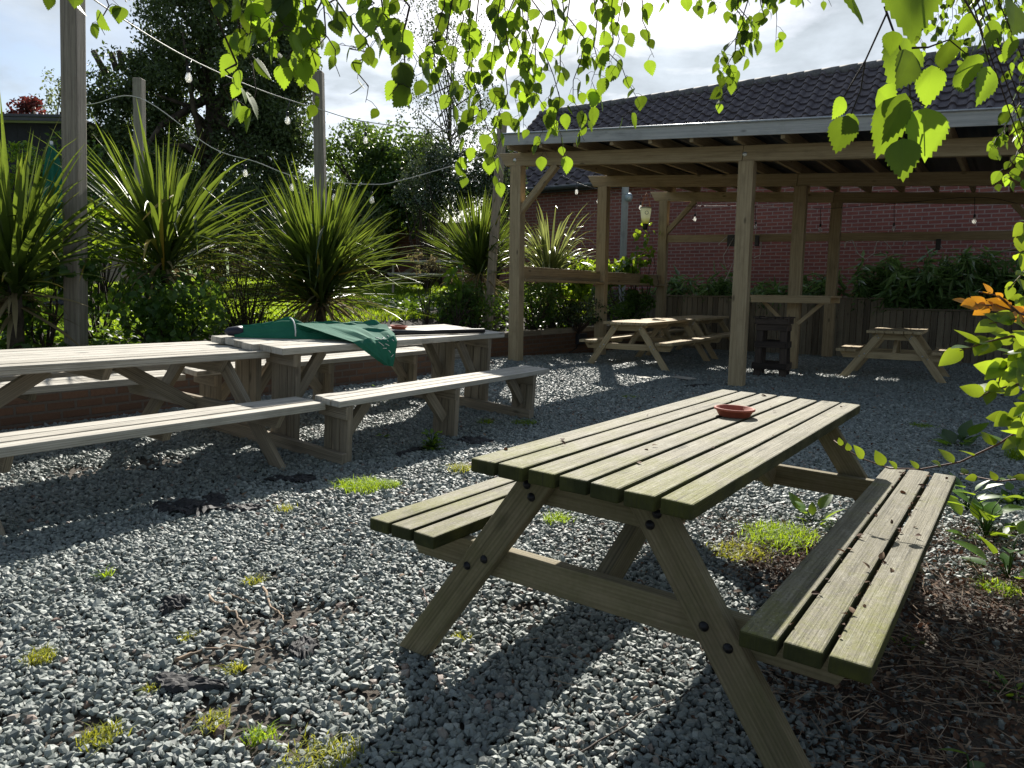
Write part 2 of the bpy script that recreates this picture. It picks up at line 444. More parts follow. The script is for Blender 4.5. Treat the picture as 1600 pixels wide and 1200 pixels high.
L_blossom = mat_leaf('white_blossom', (.5, .5, .44), (.7, .7, .64), (.6, .6, .5), .3, .6, .3)
L_red = mat_leaf('copper_leaf', (.04, .012, .015), (.11, .03, .03), (.3, .06, .05), .35, .5, .3)
L_pale = mat_leaf('pale_tree_leaf', (.05, .075, .03), (.12, .15, .07), (.3, .36, .12), .4, .5, .3)
L_cord = mat_leaf('cordyline_blade', (.014, .036, .010), (.06, .105, .020), (.26, .36, .035), .33, .42, .55, tip=(.42, .27, .04))
L_dry = mat_leaf('dead_blade', (.16, .12, .06), (.30, .25, .14), (.4, .33, .15), .3, .7, .2)
L_vari = mat_leaf('variegated_blade', (.05, .085, .025), (.22, .25, .10), (.4, .45, .12), .35, .35, .5, tip=(.42, .38, .16))
L_grass = mat_leaf('grass_blade', (.05, .12, .012), (.14, .26, .022), (.55, .75, .03), .5, .5, .3, tip=(.36, .38, .06))
L_grassy = mat_leaf('yellow_grass_blade', (.10, .14, .02), (.24, .27, .04), (.6, .6, .05), .45, .5, .3, tip=(.42, .36, .10))
L_litter = mat_leaf('fallen_leaf', (.028, .017, .012), (.105, .058, .036), (.2, .09, .05), .12, .8, .2, tip=(.24, .16, .10))

# ------------------------------------------------------------------ site frame: u along azimuth 34 deg, q to its right
AZ = R(34.); RZ = PI/2-AZ
dU = np.array([math.sin(AZ), math.cos(AZ)]); dQ = np.array([math.cos(AZ), -math.sin(AZ)])
def uq(u, q, z=0.): a = dU*u+dQ*q; return (float(a[0]), float(a[1]), z)
def touq(x, y): return x*dU[0]+y*dU[1], x*dQ[0]+y*dQ[1]
QW, QL = -7.2, -6.45  # faces of the raised-bed wall, right and left of the steps
def zg(x, y):         # the gravel climbs a little towards the bed wall
    return .045*np.maximum(0, -3.7-(x*dQ[0]+y*dQ[1]))*np.clip((13.5-(x*dU[0]+y*dU[1]))/4., 0, 1)
def lawn_z(x, y):    # bank behind the wall, rising away
    return np.maximum(.46, .82+.0617*(y-12.))

# ground sheets
def sheet(name, xs, ys, zf, mat, mask=None):
    X, Y = np.meshgrid(xs, ys); Z = zf(X, Y)
    V = np.stack([X, Y, Z], -1).reshape(-1, 3); n = len(xs)
    F = []
    for j in range(len(ys)-1):
        for i in range(n-1):
            if mask is None or mask((xs[i]+xs[i+1])/2, (ys[j]+ys[j+1])/2): F.append((j*n+i, j*n+i+1, (j+1)*n+i+1, (j+1)*n+i))
    return tag(npmesh(name, V, F, mat, smooth=True), kind='structure')
gx = np.unique(np.concatenate([np.linspace(-400, -30, 12), np.linspace(-30, 30, 61), np.linspace(30, 400, 12)]))
gy = np.unique(np.concatenate([np.linspace(-300, -20, 9), np.linspace(-20, 60, 81), np.linspace(60, 500, 12)]))
sheet('ground', gx, gy, lambda X, Y: -.012+np.minimum(zg(X, Y), .16), M_under)
# lawn + bed soil as meshes in the u,q frame
def uqsheet(name, us, qs, zf, mat, kind='structure'):
    V = []; 
    for q in qs:
        for u in us:
            x, y, _ = uq(u, q); V.append((x, y, float(zf(x, y, u, q))))
    n = len(us); F = [(j*n+i, (j+1)*n+i, (j+1)*n+i+1, j*n+i+1) for j in range(len(qs)-1) for i in range(n-1)]
    return tag(npmesh(name, V, F, mat, smooth=True), kind=kind)
def bank(x, y, u, q):
    e = min(1., max(0., (QW-.12-q)/1.2)); z0 = .44
    return z0+(float(lawn_z(x, y))-z0)*e*e*(3-2*e)+.02*math.sin(3*x)*math.sin(2.3*y)
us = np.linspace(-12, 34, 93); qsb = np.concatenate([[QW-.2], np.linspace(QW-.45, QW-1.9, 6)]); 
uqsheet('bed_soil', us, qsb, bank, M_soil)
uqsheet('bed_soil', us[us < 7.7], [QL-.2, QL-.5, QW-.25], lambda x, y, u, q: .45+.02*math.sin(3*x+2*y), M_soil)
qsl = np.concatenate([np.linspace(QW-1.9, QW-12, 16), np.linspace(QW-14, QW-90, 12)])
uqsheet('lawn', np.concatenate([us, np.linspace(38, 120, 10)]), qsl, bank, M_lawn)

# ------------------------------------------------------------------ raised bed wall of brick with timber capping
def brickbox(mb, u0, u1, q0, q1, z0, z1):
    """axis box in the u,q frame with brick UVs"""
    P = [uq(u, q, z) for z in (z0, z1) for (u, q) in ((u0, q0), (u1, q0), (u1, q1), (u0, q1))]
    L, D = u1-u0, q1-q0
    F = [(0, 1, 5, 4), (1, 2, 6, 5), (2, 3, 7, 6), (3, 0, 4, 7), (4, 5, 6, 7)]
    U = [[(0, z0), (L, z0), (L, z1), (0, z1)], [(0, z0), (D, z0), (D, z1), (0, z1)], [(0, z0), (L, z0), (L, z1), (0, z1)], [(0, z0), (D, z0), (D, z1), (0, z1)], [(0, 0), (L, 0), (L, D), (0, D)]]
    F = [tuple(reversed(f)) for f in F]; U = [list(reversed(x)) for x in U]
    mb.add(P, F, U)
def bed_wall(u0, u1, label, QW=QW):
    r = empty('raised_bed_wall', uq((u0+u1)/2, QW), 0, label, 'garden wall', 'brick walls of the raised bed')
    mb = MB(); brickbox(mb, u0, u1, QW-.22, QW, 0, .46); o = mb.build('wall', M_bedbrick, r); o.location = -Vector(r.location)
    mb = MB(); n = int((u1-u0)/1.8)+1
    for k in range(n):
        a, b = u0+k*(u1-u0)/n, u0+(k+1)*(u1-u0)/n
        mb.bar(uq(a+.004, QW-.11, .505), uq(b-.004, QW-.11, .505), .25, .09)
    o = mb.build('timber_capping', W_greyleg, r, .006); o.location = -Vector(r.location)
bed_wall(-9, 7.6, 'low brick bed wall with timber capping behind the long grey benches', QL)
bed_wall(9.9, 16.75, 'low brick bed wall with timber capping beside the pergola and its rail')
st = empty('garden_steps', uq(8.7, QW), 0, 'weathered timber steps up to the lawn, half hidden behind the long table', 'steps')
for k in range(3):
    mb = MB(); mb.bar(uq(7.62, QW-.02-.36*k, .09+.16*k), uq(9.88, QW-.02-.36*k, .09+.16*k), .32, .13)
    mb.bar(uq(7.62, QW+.1-.36*k, .05+.16*k-.1), uq(9.88, QW+.1-.36*k, .05+.16*k-.1), .05, .2)
    o = mb.build('tread', W_grey, st, .008); o.location = -Vector(st.location)

# ------------------------------------------------------------------ gravel: individual stones, one body nobody could count
def ico():
    p = (1+5**.5)/2
    v = norm(np.array([(-1, p, 0), (1, p, 0), (-1, -p, 0), (1, -p, 0), (0, -1, p), (0, 1, p), (0, -1, -p), (0, 1, -p), (p, 0, -1), (p, 0, 1), (-p, 0, -1), (-p, 0, 1)], float))
    f = np.array([(0, 11, 5), (0, 5, 1), (0, 1, 7), (0, 7, 10), (0, 10, 11), (1, 5, 9), (5, 11, 4), (11, 10, 2), (10, 7, 6), (7, 1, 8), (3, 9, 4), (3, 4, 2), (3, 2, 6), (3, 6, 8), (3, 8, 9), (4, 9, 5), (2, 4, 11), (6, 2, 10), (8, 6, 7), (9, 8, 1)])
    return v, f
IV, IF = ico()
def in_yard(x, y):
    u, q = touq(x, y); return (q > np.where(u < 7.55, QL, QW)+.03) & (u < 16.6)
BARE = []   # (x, y, radius) worn patches with soil showing
for (pu, pv, rr) in ((385, 985, .16), (470, 960, .13), (330, 1030, .12), (410, 1030, .12), (530, 955, .10), (350, 1120, .14), (430, 1150, .12), (820, 950, .10), (120, 1140, .10), (240, 735, .25), (120, 750, .2), (700, 830, .08), (560, 1080, .09), (430, 900, .07)):
    g = onz(pu, pv); BARE.append((g[0], g[1], rr))
def litter_f(x, y):    # 0..1: leaf litter under the shrub at the lower right
    a = (x-.72-.13*(y-1.7))/.30; b = (3.9-y)/.7
    n = .6*np.sin(5.1*x+2*y)+.5*np.sin(7.3*y-3*x)
    return np.clip(np.minimum(a, b)+.35*n, 0, 1)
def stones(dens, ymin, ymax, rad, wid):
    step = dens**-.5; X, Y = np.meshgrid(np.arange(-14, 11, step), np.arange(ymin, ymax, step))
    x = X.ravel()+rng.uniform(-.5, .5, X.size)*step; y = Y.ravel()+rng.uniform(-.5, .5, X.size)*step
    k = (np.abs(x) < wid(y)) & in_yard(x, y); x, y = x[k], y[k]
    keep = np.ones(len(x), bool)
    for bx, by, br in BARE:
        dd = np.hypot(x-bx, (y-by))/br; keep &= (dd > 1) | (rng.uniform(0, 1, len(x)) < dd*.6)
    keep &= rng.uniform(0, 1, len(x)) > litter_f(x, y)*.9
    x, y = x[keep], y[keep]; n = len(x)
    r = rad*np.exp(rng.normal(.03, .36, n)); r = np.clip(r, rad*.42, rad*1.6)
    sc = np.stack([rng.uniform(.85, 1.35, n), rng.uniform(.6, 1.05, n), rng.uniform(.42, .8, n)], 1)*r[:, None]
    q = norm(rng.normal(size=(n, 4))); q = norm(q*np.array([.75, .75, 1, 1.15])[None]) if False else q
    tilt = rng.normal(0, .55, (n, 2)); yaw = rng.uniform(0, 2*PI, n)
    V = IV[None]*(1+rng.uniform(-.34, .34, (n, 12, 1)))*sc[:, None]
    cx, sx_ = np.cos(tilt[:, 0])[:, None], np.sin(tilt[:, 0])[:, None]; cy, sy_ = np.cos(tilt[:, 1])[:, None], np.sin(tilt[:, 1])[:, None]
    X_, Y_, Z_ = V[..., 0], V[..., 1], V[..., 2]
    Y2 = Y_*cx-Z_*sx_; Z2 = Y_*sx_+Z_*cx; X2 = X_*cy+Z2*sy_; Z3 = -X_*sy_+Z2*cy
    c, s_ = np.cos(yaw)[:, None], np.sin(yaw)[:, None]
    P = np.stack([x[:, None]+X2*c-Y2*s_, y[:, None]+X2*s_+Y2*c, Z3+(r*.25+rng.uniform(-.005, .009, n)+np.minimum(zg(x, y), .16))[:, None]], -1)
    tone = np.clip(rng.beta(2.2, 2.0, n)*.93, 0, 1); o = rng.uniform(0, 1, n); warm = (np.sin(1.9*x+.7*y)+np.sin(2.7*y-1.1*x+1)+.8*np.sin(5.3*x+4.1*y))/2.8; tone = np.where(o < np.clip(.02+.028*warm, .008, 1), rng.uniform(.93, 1, n), tone)
    return P.reshape(-1, 3), (IF[None]+np.arange(n)[:, None, None]*12).reshape(-1, 3), np.repeat(tone, 12)
def join(parts):
    V, F, T = [], [], []; b = 0
    for v, f, t_ in parts: V.append(v); F.append(f+b); T.append(t_); b += len(v)
    return np.concatenate(V), np.concatenate(F), np.concatenate(T)
v, f, tn = join([stones(4200, 1.1, 4.0, .0110, lambda y: .78*y+.9), stones(2900, 4.0, 7.5, .0130, lambda y: .76*y+.8), stones(1750, 7.5, 17.2, .0160, lambda y: .76*y+.5)])
tag(npmesh('gravel', v, f, M_stone, tone=tn), kind='stuff', label='grey green crushed slate gravel covering the yard', cat='gravel')
print('stones', len(v)//12)
# ------------------------------------------------------------------ A-frame picnic tables
def bolt_mesh(pts, n, name, mat, parent, r=.011):
    mb = MB()
    for p in pts:
        p = Vector(p); nn = Vector(n); a = nn.orthogonal().normalized(); b = nn.cross(a)
        V = []
        for (rr, h) in ((r*1.25, 0), (r*1.25, .002), (r, .004), (r*.75, .009), (0.001, .011)):
            for k in range(10): th = 2*PI*k/10; V.append(p+a*rr*math.cos(th)+b*rr*math.sin(th)+nn*h)
        mb.add(V, [(i*10+k, i*10+(k+1) % 10, (i+1)*10+(k+1) % 10, (i+1)*10+k) for i in range(4) for k in range(10)], None, True)
    return mb.build(name, mat, parent)

BOLT = {}
def picnic_table(loc, rz, label, L, W, H, Hb, bi, bw, np_, nb, th, mtop, mleg, mbolt, group, gap=.010, foot=.36, tilt=None, lw=.10, endf=.1, z0=0.):
    r = empty('picnic_table', loc, rz, label, 'picnic table', group)
    if tilt is not None: r.matrix_world = tilt
    def planks(name, y0, w_, n, z):
        mb = MB(); pw = w_/n
        for k in range(n):
            e = random.uniform(-.008, .008); y = y0-(k+.5)*pw
            mb.bar((-L/2+e, y, z-th/2+random.uniform(-.002, .001)), (L/2+random.uniform(-.008, .008), y+random.uniform(-.003, .003), z-th/2+random.uniform(-.002, .001)), pw-gap+random.uniform(-.003, .002), th, up=(0, random.uniform(-.02, .02), 1))
        return mb.build(name, mtop, r, .005)
    planks('tabletop', W/2, W, np_, H)
    planks('bench_seat', W/2+bi+bw, bw, nb, Hb); planks('bench_seat', -W/2-bi, bw, nb, Hb)
    xe = L/2-endf; lt = .045
    for sx in (-1, 1):
        xf = sx*xe; xb = xf-sx*lt          # legs outside, beams behind them
        for sy in (-1, 1):
            mb = MB(); y0 = sy*(W/2+foot-.055); y1 = sy*(W/2-.185+.0); z1 = H-th-.002
            sl = (y1-y0)/z1
            hw = lw/2*math.sqrt(1+sl*sl)
            P = [(y0-hw, 0), (y0+hw, 0), (y1+hw, z1), (y1-hw, z1)]
            V = [(xf-sx*lt/2+k*lt/2, y, z) for k in (-1, 1) for (y, z) in P]
            F = [(0, 3, 2, 1), (4, 5, 6, 7), (0, 1, 5, 4), (1, 2, 6, 5), (2, 3, 7, 6), (3, 0, 4, 7)]
            ou, ov = random.uniform(0, 99), random.uniform(0, 99)
            ax = Vector((0, y1-y0, z1)).normalized(); si = Vector((0, ax.z, -ax.y))
            U = [[(ou+Vector(V[i]).dot(ax), ov+Vector(V[i]).dot(si)+V[i][0]+.3*j) for i in f] for j, f in enumerate(F)]
            mb.add(V, F, U)
            leg = mb.build('leg', mleg, r, .004)
            xo = xf+sx*.0005
            pts = []
            for zz, o in ((Hb-th-.03, -.018), (Hb-th-.068, .022), (H-th-.035, .02), (H-th-.07, -.022)):
                pts.append((xo, y0+sl*zz+sy*o, zz))
            if 'b' not in BOLT: BOLT['b'] = {}
            if mbolt.name not in BOLT['b']: bo = bolt_mesh([(0, 0, 0)], (1, 0, 0), 'bolt', mbolt, None); BOLT['b'][mbolt.name] = bo.data; bpy.data.objects.remove(bo)
            for p in pts:
                bo = bpy.data.objects.new('bolt', BOLT['b'][mbolt.name]); C.objects.link(bo); bo.parent = leg; bo.location = p
                if sx < 0: bo.rotation_euler = (0, 0, PI)
        zb = Hb-th-.003
        mb = MB(); hh = .098
        mb.bar((xb-sx*lt/2, W/2+bi+bw-.035, zb-hh/2), (xb-sx*lt/2, -(W/2+bi+bw-.035), zb-hh/2), lt-.003, hh, cut0=.06, cut1=.06)
        mb.build('seat_beam', mleg, r, .004)
        mb = MB(); zt = H-th-.003
        mb.bar((xb-sx*lt/2, W/2-.05, zt-hh/2), (xb-sx*lt/2, -(W/2-.05), zt-hh/2), lt-.003, hh, cut0=.07, cut1=.07)
        mb.build('top_beam', mleg, r, .004)
        mb = MB(); mb.bar((xb-sx*(lt+.01), 0, zb-hh+.03), (xb-sx*(.62 if L > 1.6 else .42), 0, zt-.03), .045, .09, up=(sx, 0, 1))
        mb.build('diagonal_brace', mleg, r, .004)
    mb = MB(); mb.bar((0, W/2-.06, H-th-.045), (0, -W/2+.06, H-th-.045), .05, .088, cut0=.06, cut1=.06); mb.build('top_batten', mleg, r, .004)
    for sy in (-1, 1):
        mb = MB(); yc = sy*(W/2+bi+bw/2); mb.bar((0, yc+bw/2-.03, Hb-th-.03), (0, yc-bw/2+.03, Hb-th-.03), .05, .055, cut0=.03, cut1=.03); mb.build('seat_batten', mleg, r, .004)
    return r

GT = 'wooden picnic tables in the yard'
# near table, measured: near-left top corner, azimuth, slight tilt
tx, ty, ya = -.1434, 2.1257, .9595
du = np.array([math.cos(ya), math.sin(ya)]); dv = np.array([math.sin(ya), -math.cos(ya)])
Ln, Wn = 2.165, .70
cn = np.array([tx, ty])+du*Ln/2+dv*Wn/2
ex = Vector((du[0], du[1], -.0077)).normalized(); ey = Vector((-dv[0], -dv[1], .026)).normalized(); ez = ex.cross(ey).normalized(); ey = ez.cross(ex)
mw = Matrix(((ex.x, ey.x, ez.x, cn[0]), (ex.y, ey.y, ez.y, cn[1]), (ex.z, ey.z, ez.z, 0.), (0, 0, 0, 1)))
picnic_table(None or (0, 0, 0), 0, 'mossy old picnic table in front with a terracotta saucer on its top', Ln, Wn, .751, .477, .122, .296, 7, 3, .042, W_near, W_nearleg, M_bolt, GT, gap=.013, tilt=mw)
NEAR = mw
# left table, cut by the picture edge: near right top corner, azimuth, slope across
def tiltmat(x, y, az, a0, b0, z0, tu, tv):
    """frame whose origin is a0 along and b0 to the right of (x, y), on a plane sloping by tu, tv"""
    u = np.array([math.sin(az), math.cos(az)]); q_ = np.array([math.cos(az), -math.sin(az)]); p = np.array([x, y])+u*a0+q_*b0
    ex = Vector((u[0], u[1], tu)).normalized(); ey = Vector((-q_[0], -q_[1], -tv)).normalized(); ez = ex.cross(ey).normalized(); ey = ez.cross(ex); z = z0+tu*a0+tv*b0
    return Matrix(((ex.x, ey.x, ez.x, p[0]), (ex.y, ey.y, ez.y, p[1]), (ex.z, ey.z, ez.z, z), (0, 0, 0, 1)))
WL, LL = .807, 2.3
picnic_table((0, 0, 0), 0, 'sunlit grey picnic table nearest the brick bed wall, beside the long bench set', LL, WL, .767, .462, .286, .334, 7, 3, .052, W_grey, W_greyleg, M_bolt, GT, gap=.008, foot=.55, tilt=tiltmat(-1.836, 5.466, .603, -LL/2, -WL/2, .029, -.009, -.043), endf=.27)
# two tables under the pergola, end to end
aM = R(31.); dum = np.array([math.sin(aM), math.cos(aM)])
bm = np.array([1.87, 11.96])
c1 = bm+dum*(2.5/2-.12)
picnic_table((c1[0], c1[1], 0), PI/2-aM, 'pale new picnic table under the pergola with zinc bolts, nearer of two end to end', 2.5, .76, .79, .48, .13, .30, 7, 3, .045, W_new, W_new, M_zinc, GT, gap=.006, foot=.37)
c2 = c1+dum*2.6
picnic_table((c2[0], c2[1], 0), PI/2-aM, 'pale picnic table behind the fly trap corner, farther of two end to end', 2.1, .76, .79, .48, .13, .30, 7, 3, .045, W_new, W_new, M_zinc, GT, gap=.006, foot=.37)
# small one against the fence
aS = R(33.); dus = np.array([math.sin(aS), math.cos(aS)])
bs = onz(1392, 595)[:2]; c3 = bs+dus*(1.25/2-.12)
picnic_table((c3[0], c3[1], 0), PI/2-aS, 'small short picnic table in the shade against the plank fence', 1.25, .74, .75, .46, .13, .28, 6, 2, .042, W_new, W_new, M_zinc, GT, gap=.006, foot=.36)
# far table on the lawn
pl = ony(668, 430, 18.2); 
picnic_table((pl[0], pl[1], float(lawn_z(pl[0], pl[1]))), R(8), 'distant grey picnic table on the sunlit lawn by the brick wall', 1.9, .8, .78, .46, .15, .28, 6, 2, .045, W_grey, W_greyleg, M_bolt, GT, foot=.36)

# ------------------------------------------------------------------ long walk-in table with fixed benches
# local frame: a along from the near-left top corner, b to the right of the table's near edge
TM = tiltmat(-1.707, 5.283, .601, 1.4, -.4, .037, .003, -.07)
r = empty('long_bench_table', (0, 0, 0), 0, 'long grey walk-in table with fixed benches, green parasol laid across it', 'bench table'); r.matrix_world = TM
def lp(a, b, z): return (a-1.4, -(b+.4), z)
def wl(a, b, z): return TM @ Vector(lp(a, b, z))
def deck(name, a0, a1, b0, b1, n, z, th, gap=.008, jit=.015):
    mb = MB(); pw = (b1-b0)/n
    for k in range(n):
        b = b0+(k+.5)*pw; e = random.uniform(-jit, jit)
        mb.bar(lp(a0+e, b, z-th/2), lp(a1+random.uniform(-.012, .012), b, z-th/2), pw-gap, th)
    return mb.build(name, W_grey, r, .005)
HT, HB = .792, .485
deck('tabletop', 0, 2.81, -.84, 0, 6, HT, .05, .012, .03)
deck('bench_seat', .083, 2.855, .256, .545, 3, HB, .044)
deck('bench_seat', .0, 2.9, -1.30, -1.01, 3, HB, .044)
def panel(a, b0, b1, z1, n):
    mb = MB(); pw = (b1-b0)/n
    for k in range(n): mb.bar(lp(a, b0+(k+.5)*pw, -.06), lp(a, b0+(k+.5)*pw, z1), pw-.006, .05, up=(1, 0, 0))
    mb.bar(lp(a-.045, b0-.02, z1-.05), lp(a-.045, b1+.02, z1-.05), .035, .095)
    return mb.build('leg', W_greyleg, r, .004)
def brace(a0, z0, a1, z1, b):
    mb = MB(); mb.bar(lp(a0, b, z0), lp(a1, b, z1), .05, .085, up=(0, 0, 1)); return mb.build('diagonal_brace', W_greyleg, r, .004)
for a in (.20, 2.62):
    panel(a, -.33, -.045, HT-.052, 3); panel(a, -.79, -.51, HT-.052, 3)
    panel(a, .275, .525, HB-.046, 3); panel(a, -1.28, -1.03, HB-.046, 3)
    mb = MB(); mb.bar(lp(a-.05, -1.3, .04), lp(a-.05, .53, .04), .045, .11); mb.build('floor_stretcher', W_greyleg, r, .004)
panel(1.42, .275, .525, HB-.046, 3); panel(1.42, -1.28, -1.03, HB-.046, 3)
for sg, a in ((1, .20), (-1, 2.62)):
    brace(a+sg*.04, .30, a+sg*.34, HT-.075, -.19); brace(a+sg*.04, .30, a+sg*.34, HT-.075, -.65)
    brace(a+sg*.04, .16, a+sg*.27, HB-.07, .40); brace(a+sg*.04, .16, a+sg*.27, HB-.07, -1.16)
brace(1.38, .16, 1.15, HB-.07, .40); brace(1.38, .16, 1.15, HB-.07, -1.16)

# ------------------------------------------------------------------ things on the tables
def saucer(loc, rad, h, label, cat='saucer'):
    mb = MB(); k = rad
    mb.lathe([(0.001, 0), (k*.74, 0), (k*.78, .004), (k*.93, h*.72), (k*1.0, h*.74), (k*1.02, h*.82), (k*1.0, h*.97), (k*.95, h), (k*.90, h*.95), (k*.74, .009), (.001, .008)], 40)
    o = mb.build('terracotta_saucer', M_terra); o.location = loc
    return tag(o, label, cat, 'terracotta saucers')
g = onz(1147, 649, .752)
pn = NEAR.inverted() @ Vector((g[0], g[1], .75)); pn.z = .7515; s0 = NEAR @ pn
o = saucer(s0, .082, .036, 'round terracotta saucer standing on the mossy table in front')
o.rotation_euler = NEAR.to_euler()
o = saucer(wl(1.92, -.66, HT+.001), .085, .032, 'terracotta saucer on the long table, half hidden behind the green parasol'); o.rotation_euler = TM.to_euler()

# folded parasol across the long table: creased canopy, cap, strap, pole; one loose flap over the edge
par = empty('folded_parasol', (0, 0, 0), 0, 'folded green garden parasol lying on the long grey table', 'parasol'); par.matrix_world = TM
A0, A1 = np.array([.10, -.70]), np.array([1.30, -.22]); axv = (A1-A0)/np.linalg.norm(A1-A0); LP = float(np.linalg.norm(A1-A0)); nv_ = np.array([-axv[1], axv[0]])
def pp(s_, c_, z): q = A0+axv*s_*LP+nv_*c_; return lp(q[0], q[1], HT+z)
def tri(x): return abs((x % 1.)-.5)*2
mb = MB(); NS, NC = 40, 34; G = []
for i in range(NS+1):
    s_ = i/NS; wd = np.interp(s_, [0, .06, .2, .4, .7, 1], [.035, .06, .10, .14, .19, .23]); hh = np.interp(s_, [0, .05, .2, .33, .36, .42, .7, .92, 1], [.06, .085, .10, .135, .145, .105, .115, .12, .06])
    for j in range(NC+1):
        c = j/NC*2-1
        body = hh*max(0, 1-abs(c)**2.2)**.8
        cr = .040*min(1, s_*4)*(tri(1.55*c+.9*s_+.12)-.5)+.022*(tri(3.1*c-1.7*s_+.3)-.5)+.016*(tri(2.2*s_*3+c*.8)-.5)
        z = max(.004, body+cr*(1-abs(c)**4)); G.append(pp(s_, c*wd, z))
F = [(i*(NC+1)+j, i*(NC+1)+j+1, (i+1)*(NC+1)+j+1, (i+1)*(NC+1)+j) for i in range(NS) for j in range(NC)]
mb.add(G, F, None, False); mb.build('canopy', M_green, par)
mb = MB(); NU, NV = 20, 26; G = []
top0, top1 = np.array(lp(.50, -.46, HT+.115)), np.array(lp(1.27, -.20, HT+.11)); e0, e1 = np.array(lp(.69, .012, HT+.008)), np.array(lp(1.17, .012, HT+.010)); t0_, t1_ = np.array(lp(1.01, .03, HT-.19)), np.array(lp(1.12, .03, HT-.215))
for j in range(NV+1):
    s_ = j/NV
    for i in range(NU+1):
        k = i/NU; a_ = top0*(1-k)+top1*k; m_ = e0*(1-k)+e1*k; l_ = t0_*(1-k)+t1_*k
        q = a_*(1-s_/.55)+m_*(s_/.55) if s_ < .55 else m_*(1-(s_-.55)/.45)+l_*((s_-.55)/.45)
        wv = .030*(tri(1.6*k+.5*s_+.2)-.3)+.014*(tri(3.7*k-.8*s_)-.3)
        q = q+(np.array([0, 0, 1.]) if s_ < .55 else np.array([0, -1., .1]))*max(.003, wv*min(1, 3*s_)); G.append(q)
F = [(j*(NU+1)+i, j*(NU+1)+i+1, (j+1)*(NU+1)+i+1, (j+1)*(NU+1)+i) for j in range(NV) for i in range(NU)]
mb.add(G, F, None, False); fl = mb.build('loose_flap', M_green, par); sm = fl.modifiers.new('thickness', 'SOLIDIFY'); sm.thickness = .004; sm.offset = -1
mb = MB()      # faded white print strokes on the flap
for (i0, j0, i1, j1) in ((12, 12, 13, 14), (13, 14, 15, 13), (15, 12, 16, 15), (11, 15, 13, 17), (14, 16, 16, 17), (15, 19, 16, 20), (12, 18, 14, 18), (17, 12, 18, 15), (16, 22, 18, 21)):
    p0 = Vector(G[j0*(NU+1)+i0]); p1 = Vector(G[j1*(NU+1)+i1]); off = Vector((0, -.6, .6)).normalized()*.007
    mb.tube([p0+off, (p0+p1)/2+off*1.3, p1+off], .0028, 5)
mb.build('white_print', M_white, par)
mb = MB(); mb.tube([pp(-.05, 0, .042), pp(-.03, 0, .043), pp(.02, 0, .045), pp(.05, 0, .046)], [.012, .032, .042, .044], 16); mb.build('end_cap', M_navy, par)
mb = MB(); mb.tube([pp(.345, .135*math.cos(a), .012+.142*max(0, math.sin(a))**.7) for a in np.linspace(.02, PI-.02, 15)], .006, 6); mb.build('tie_strap', M_white, par)
mb = MB(); mb.tube([pp(.8, 0, .03), lp(2.50, -.05, HT+.026)], .024, 14); mb.build('pole', M_black, par)

# ------------------------------------------------------------------ pergola
FR = np.array([3.08, 9.98, 0.])
pg = empty('pergola', FR, RZ, 'open timber pergola with a sheet roof, posts standing on the gravel', 'pergola')
def bz(s, x): return 3.0+.065*s+.0155*x           # underside of the beams: the roof falls to the right
for x in (0, 3, 6):
    for s_ in (3.65, 0, -3.65):
        mb = MB(); mb.bar((x, s_, -.05), (x, s_, bz(s_, x)+.0), .2, .155, up=(1, 0, 0)); mb.build('post', W_post, pg, .008)
for x in (0, 3, 6):
    mb = MB(); a, b = 4.0, -4.1
    for (s0, s1) in ((a, .06), (.06-.006, b)):
        mb.bar((x, s0, bz(s0, x)+.102), (x, s1, bz(s1, x)+.102), .10, .2, cut0=(.14 if s0 == a else None), cut1=(.14 if s1 == b else None))
    mb.build('beam', W_post, pg, .006)
k = 0
for s_ in np.arange(3.55, -4.2, -.585):
    mb = MB(); x0, x1 = -.43, 6.35
    mb.bar((x0, s_, bz(s_, x0)+.283), (x1, s_, bz(s_, x1)+.283), .05, .155); mb.build('rafter', W_post, pg, .003)
# corrugated roof sheet
mb = MB(); ns = 220; V = []; xs = (-.43, 1.8, 4.1, 6.4)
for x in xs:
    for i in range(ns+1):
        s_ = 3.66-7.85*i/ns; V.append((x, s_, bz(s_, x)+.385+.014*math.sin(i*1.9)))
F = [(j*(ns+1)+i, j*(ns+1)+i+1, (j+1)*(ns+1)+i+1, (j+1)*(ns+1)+i) for j in range(3) for i in range(ns)]
mb.add(V, F, None, True); o = mb.build('roof', mat_plain('dark_blue_roof_sheet', (.035, .045, .055), .5, .2), pg); sm = o.modifiers.new('thickness', 'SOLIDIFY'); sm.thickness = .006
mb = MB(); mb.bar((-.455, 3.62, bz(3.62, -.45)+.34), (-.455, -4.15, bz(-4.15, -.45)+.34), .025, .175); mb.build('fascia', mat_wood('pale_grey_fascia', (.50, .50, .48), (.36, .37, .36), (.17, .17, .165), tone=.15, grain=.6), pg, .004)
mb = MB(); mb.tube([(-.478, 3.63, bz(3.63, -.45)+.422), (-.478, -4.16, bz(-4.16, -.45)+.422)], .013, 10); mb.build('edge_trim', M_metalpale, pg)
for x_, s_ in ((0, 3.65), (0, 0), (0, -3.65)):
    bo = bolt_mesh([(x_-.051, s_+.03, bz(s_, 0)+.09)], (-1, 0, 0), 'coach_bolt', M_zinc, pg, .026)
def pbrace(x, s0, z0, s1, z1):
    mb = MB(); mb.bar((x, s0, z0), (x, s1, z1), .10, .10, up=(0, 0, 1)); mb.build('brace', W_post, pg, .006)
for x in (0, 6):
    pbrace(x, 3.60, bz(3.6, x)-.72, 2.93, bz(2.93, x)+.01)
    pbrace(x, -3.60, bz(-3.6, x)-.72, -2.93, bz(-2.93, x)+.01)
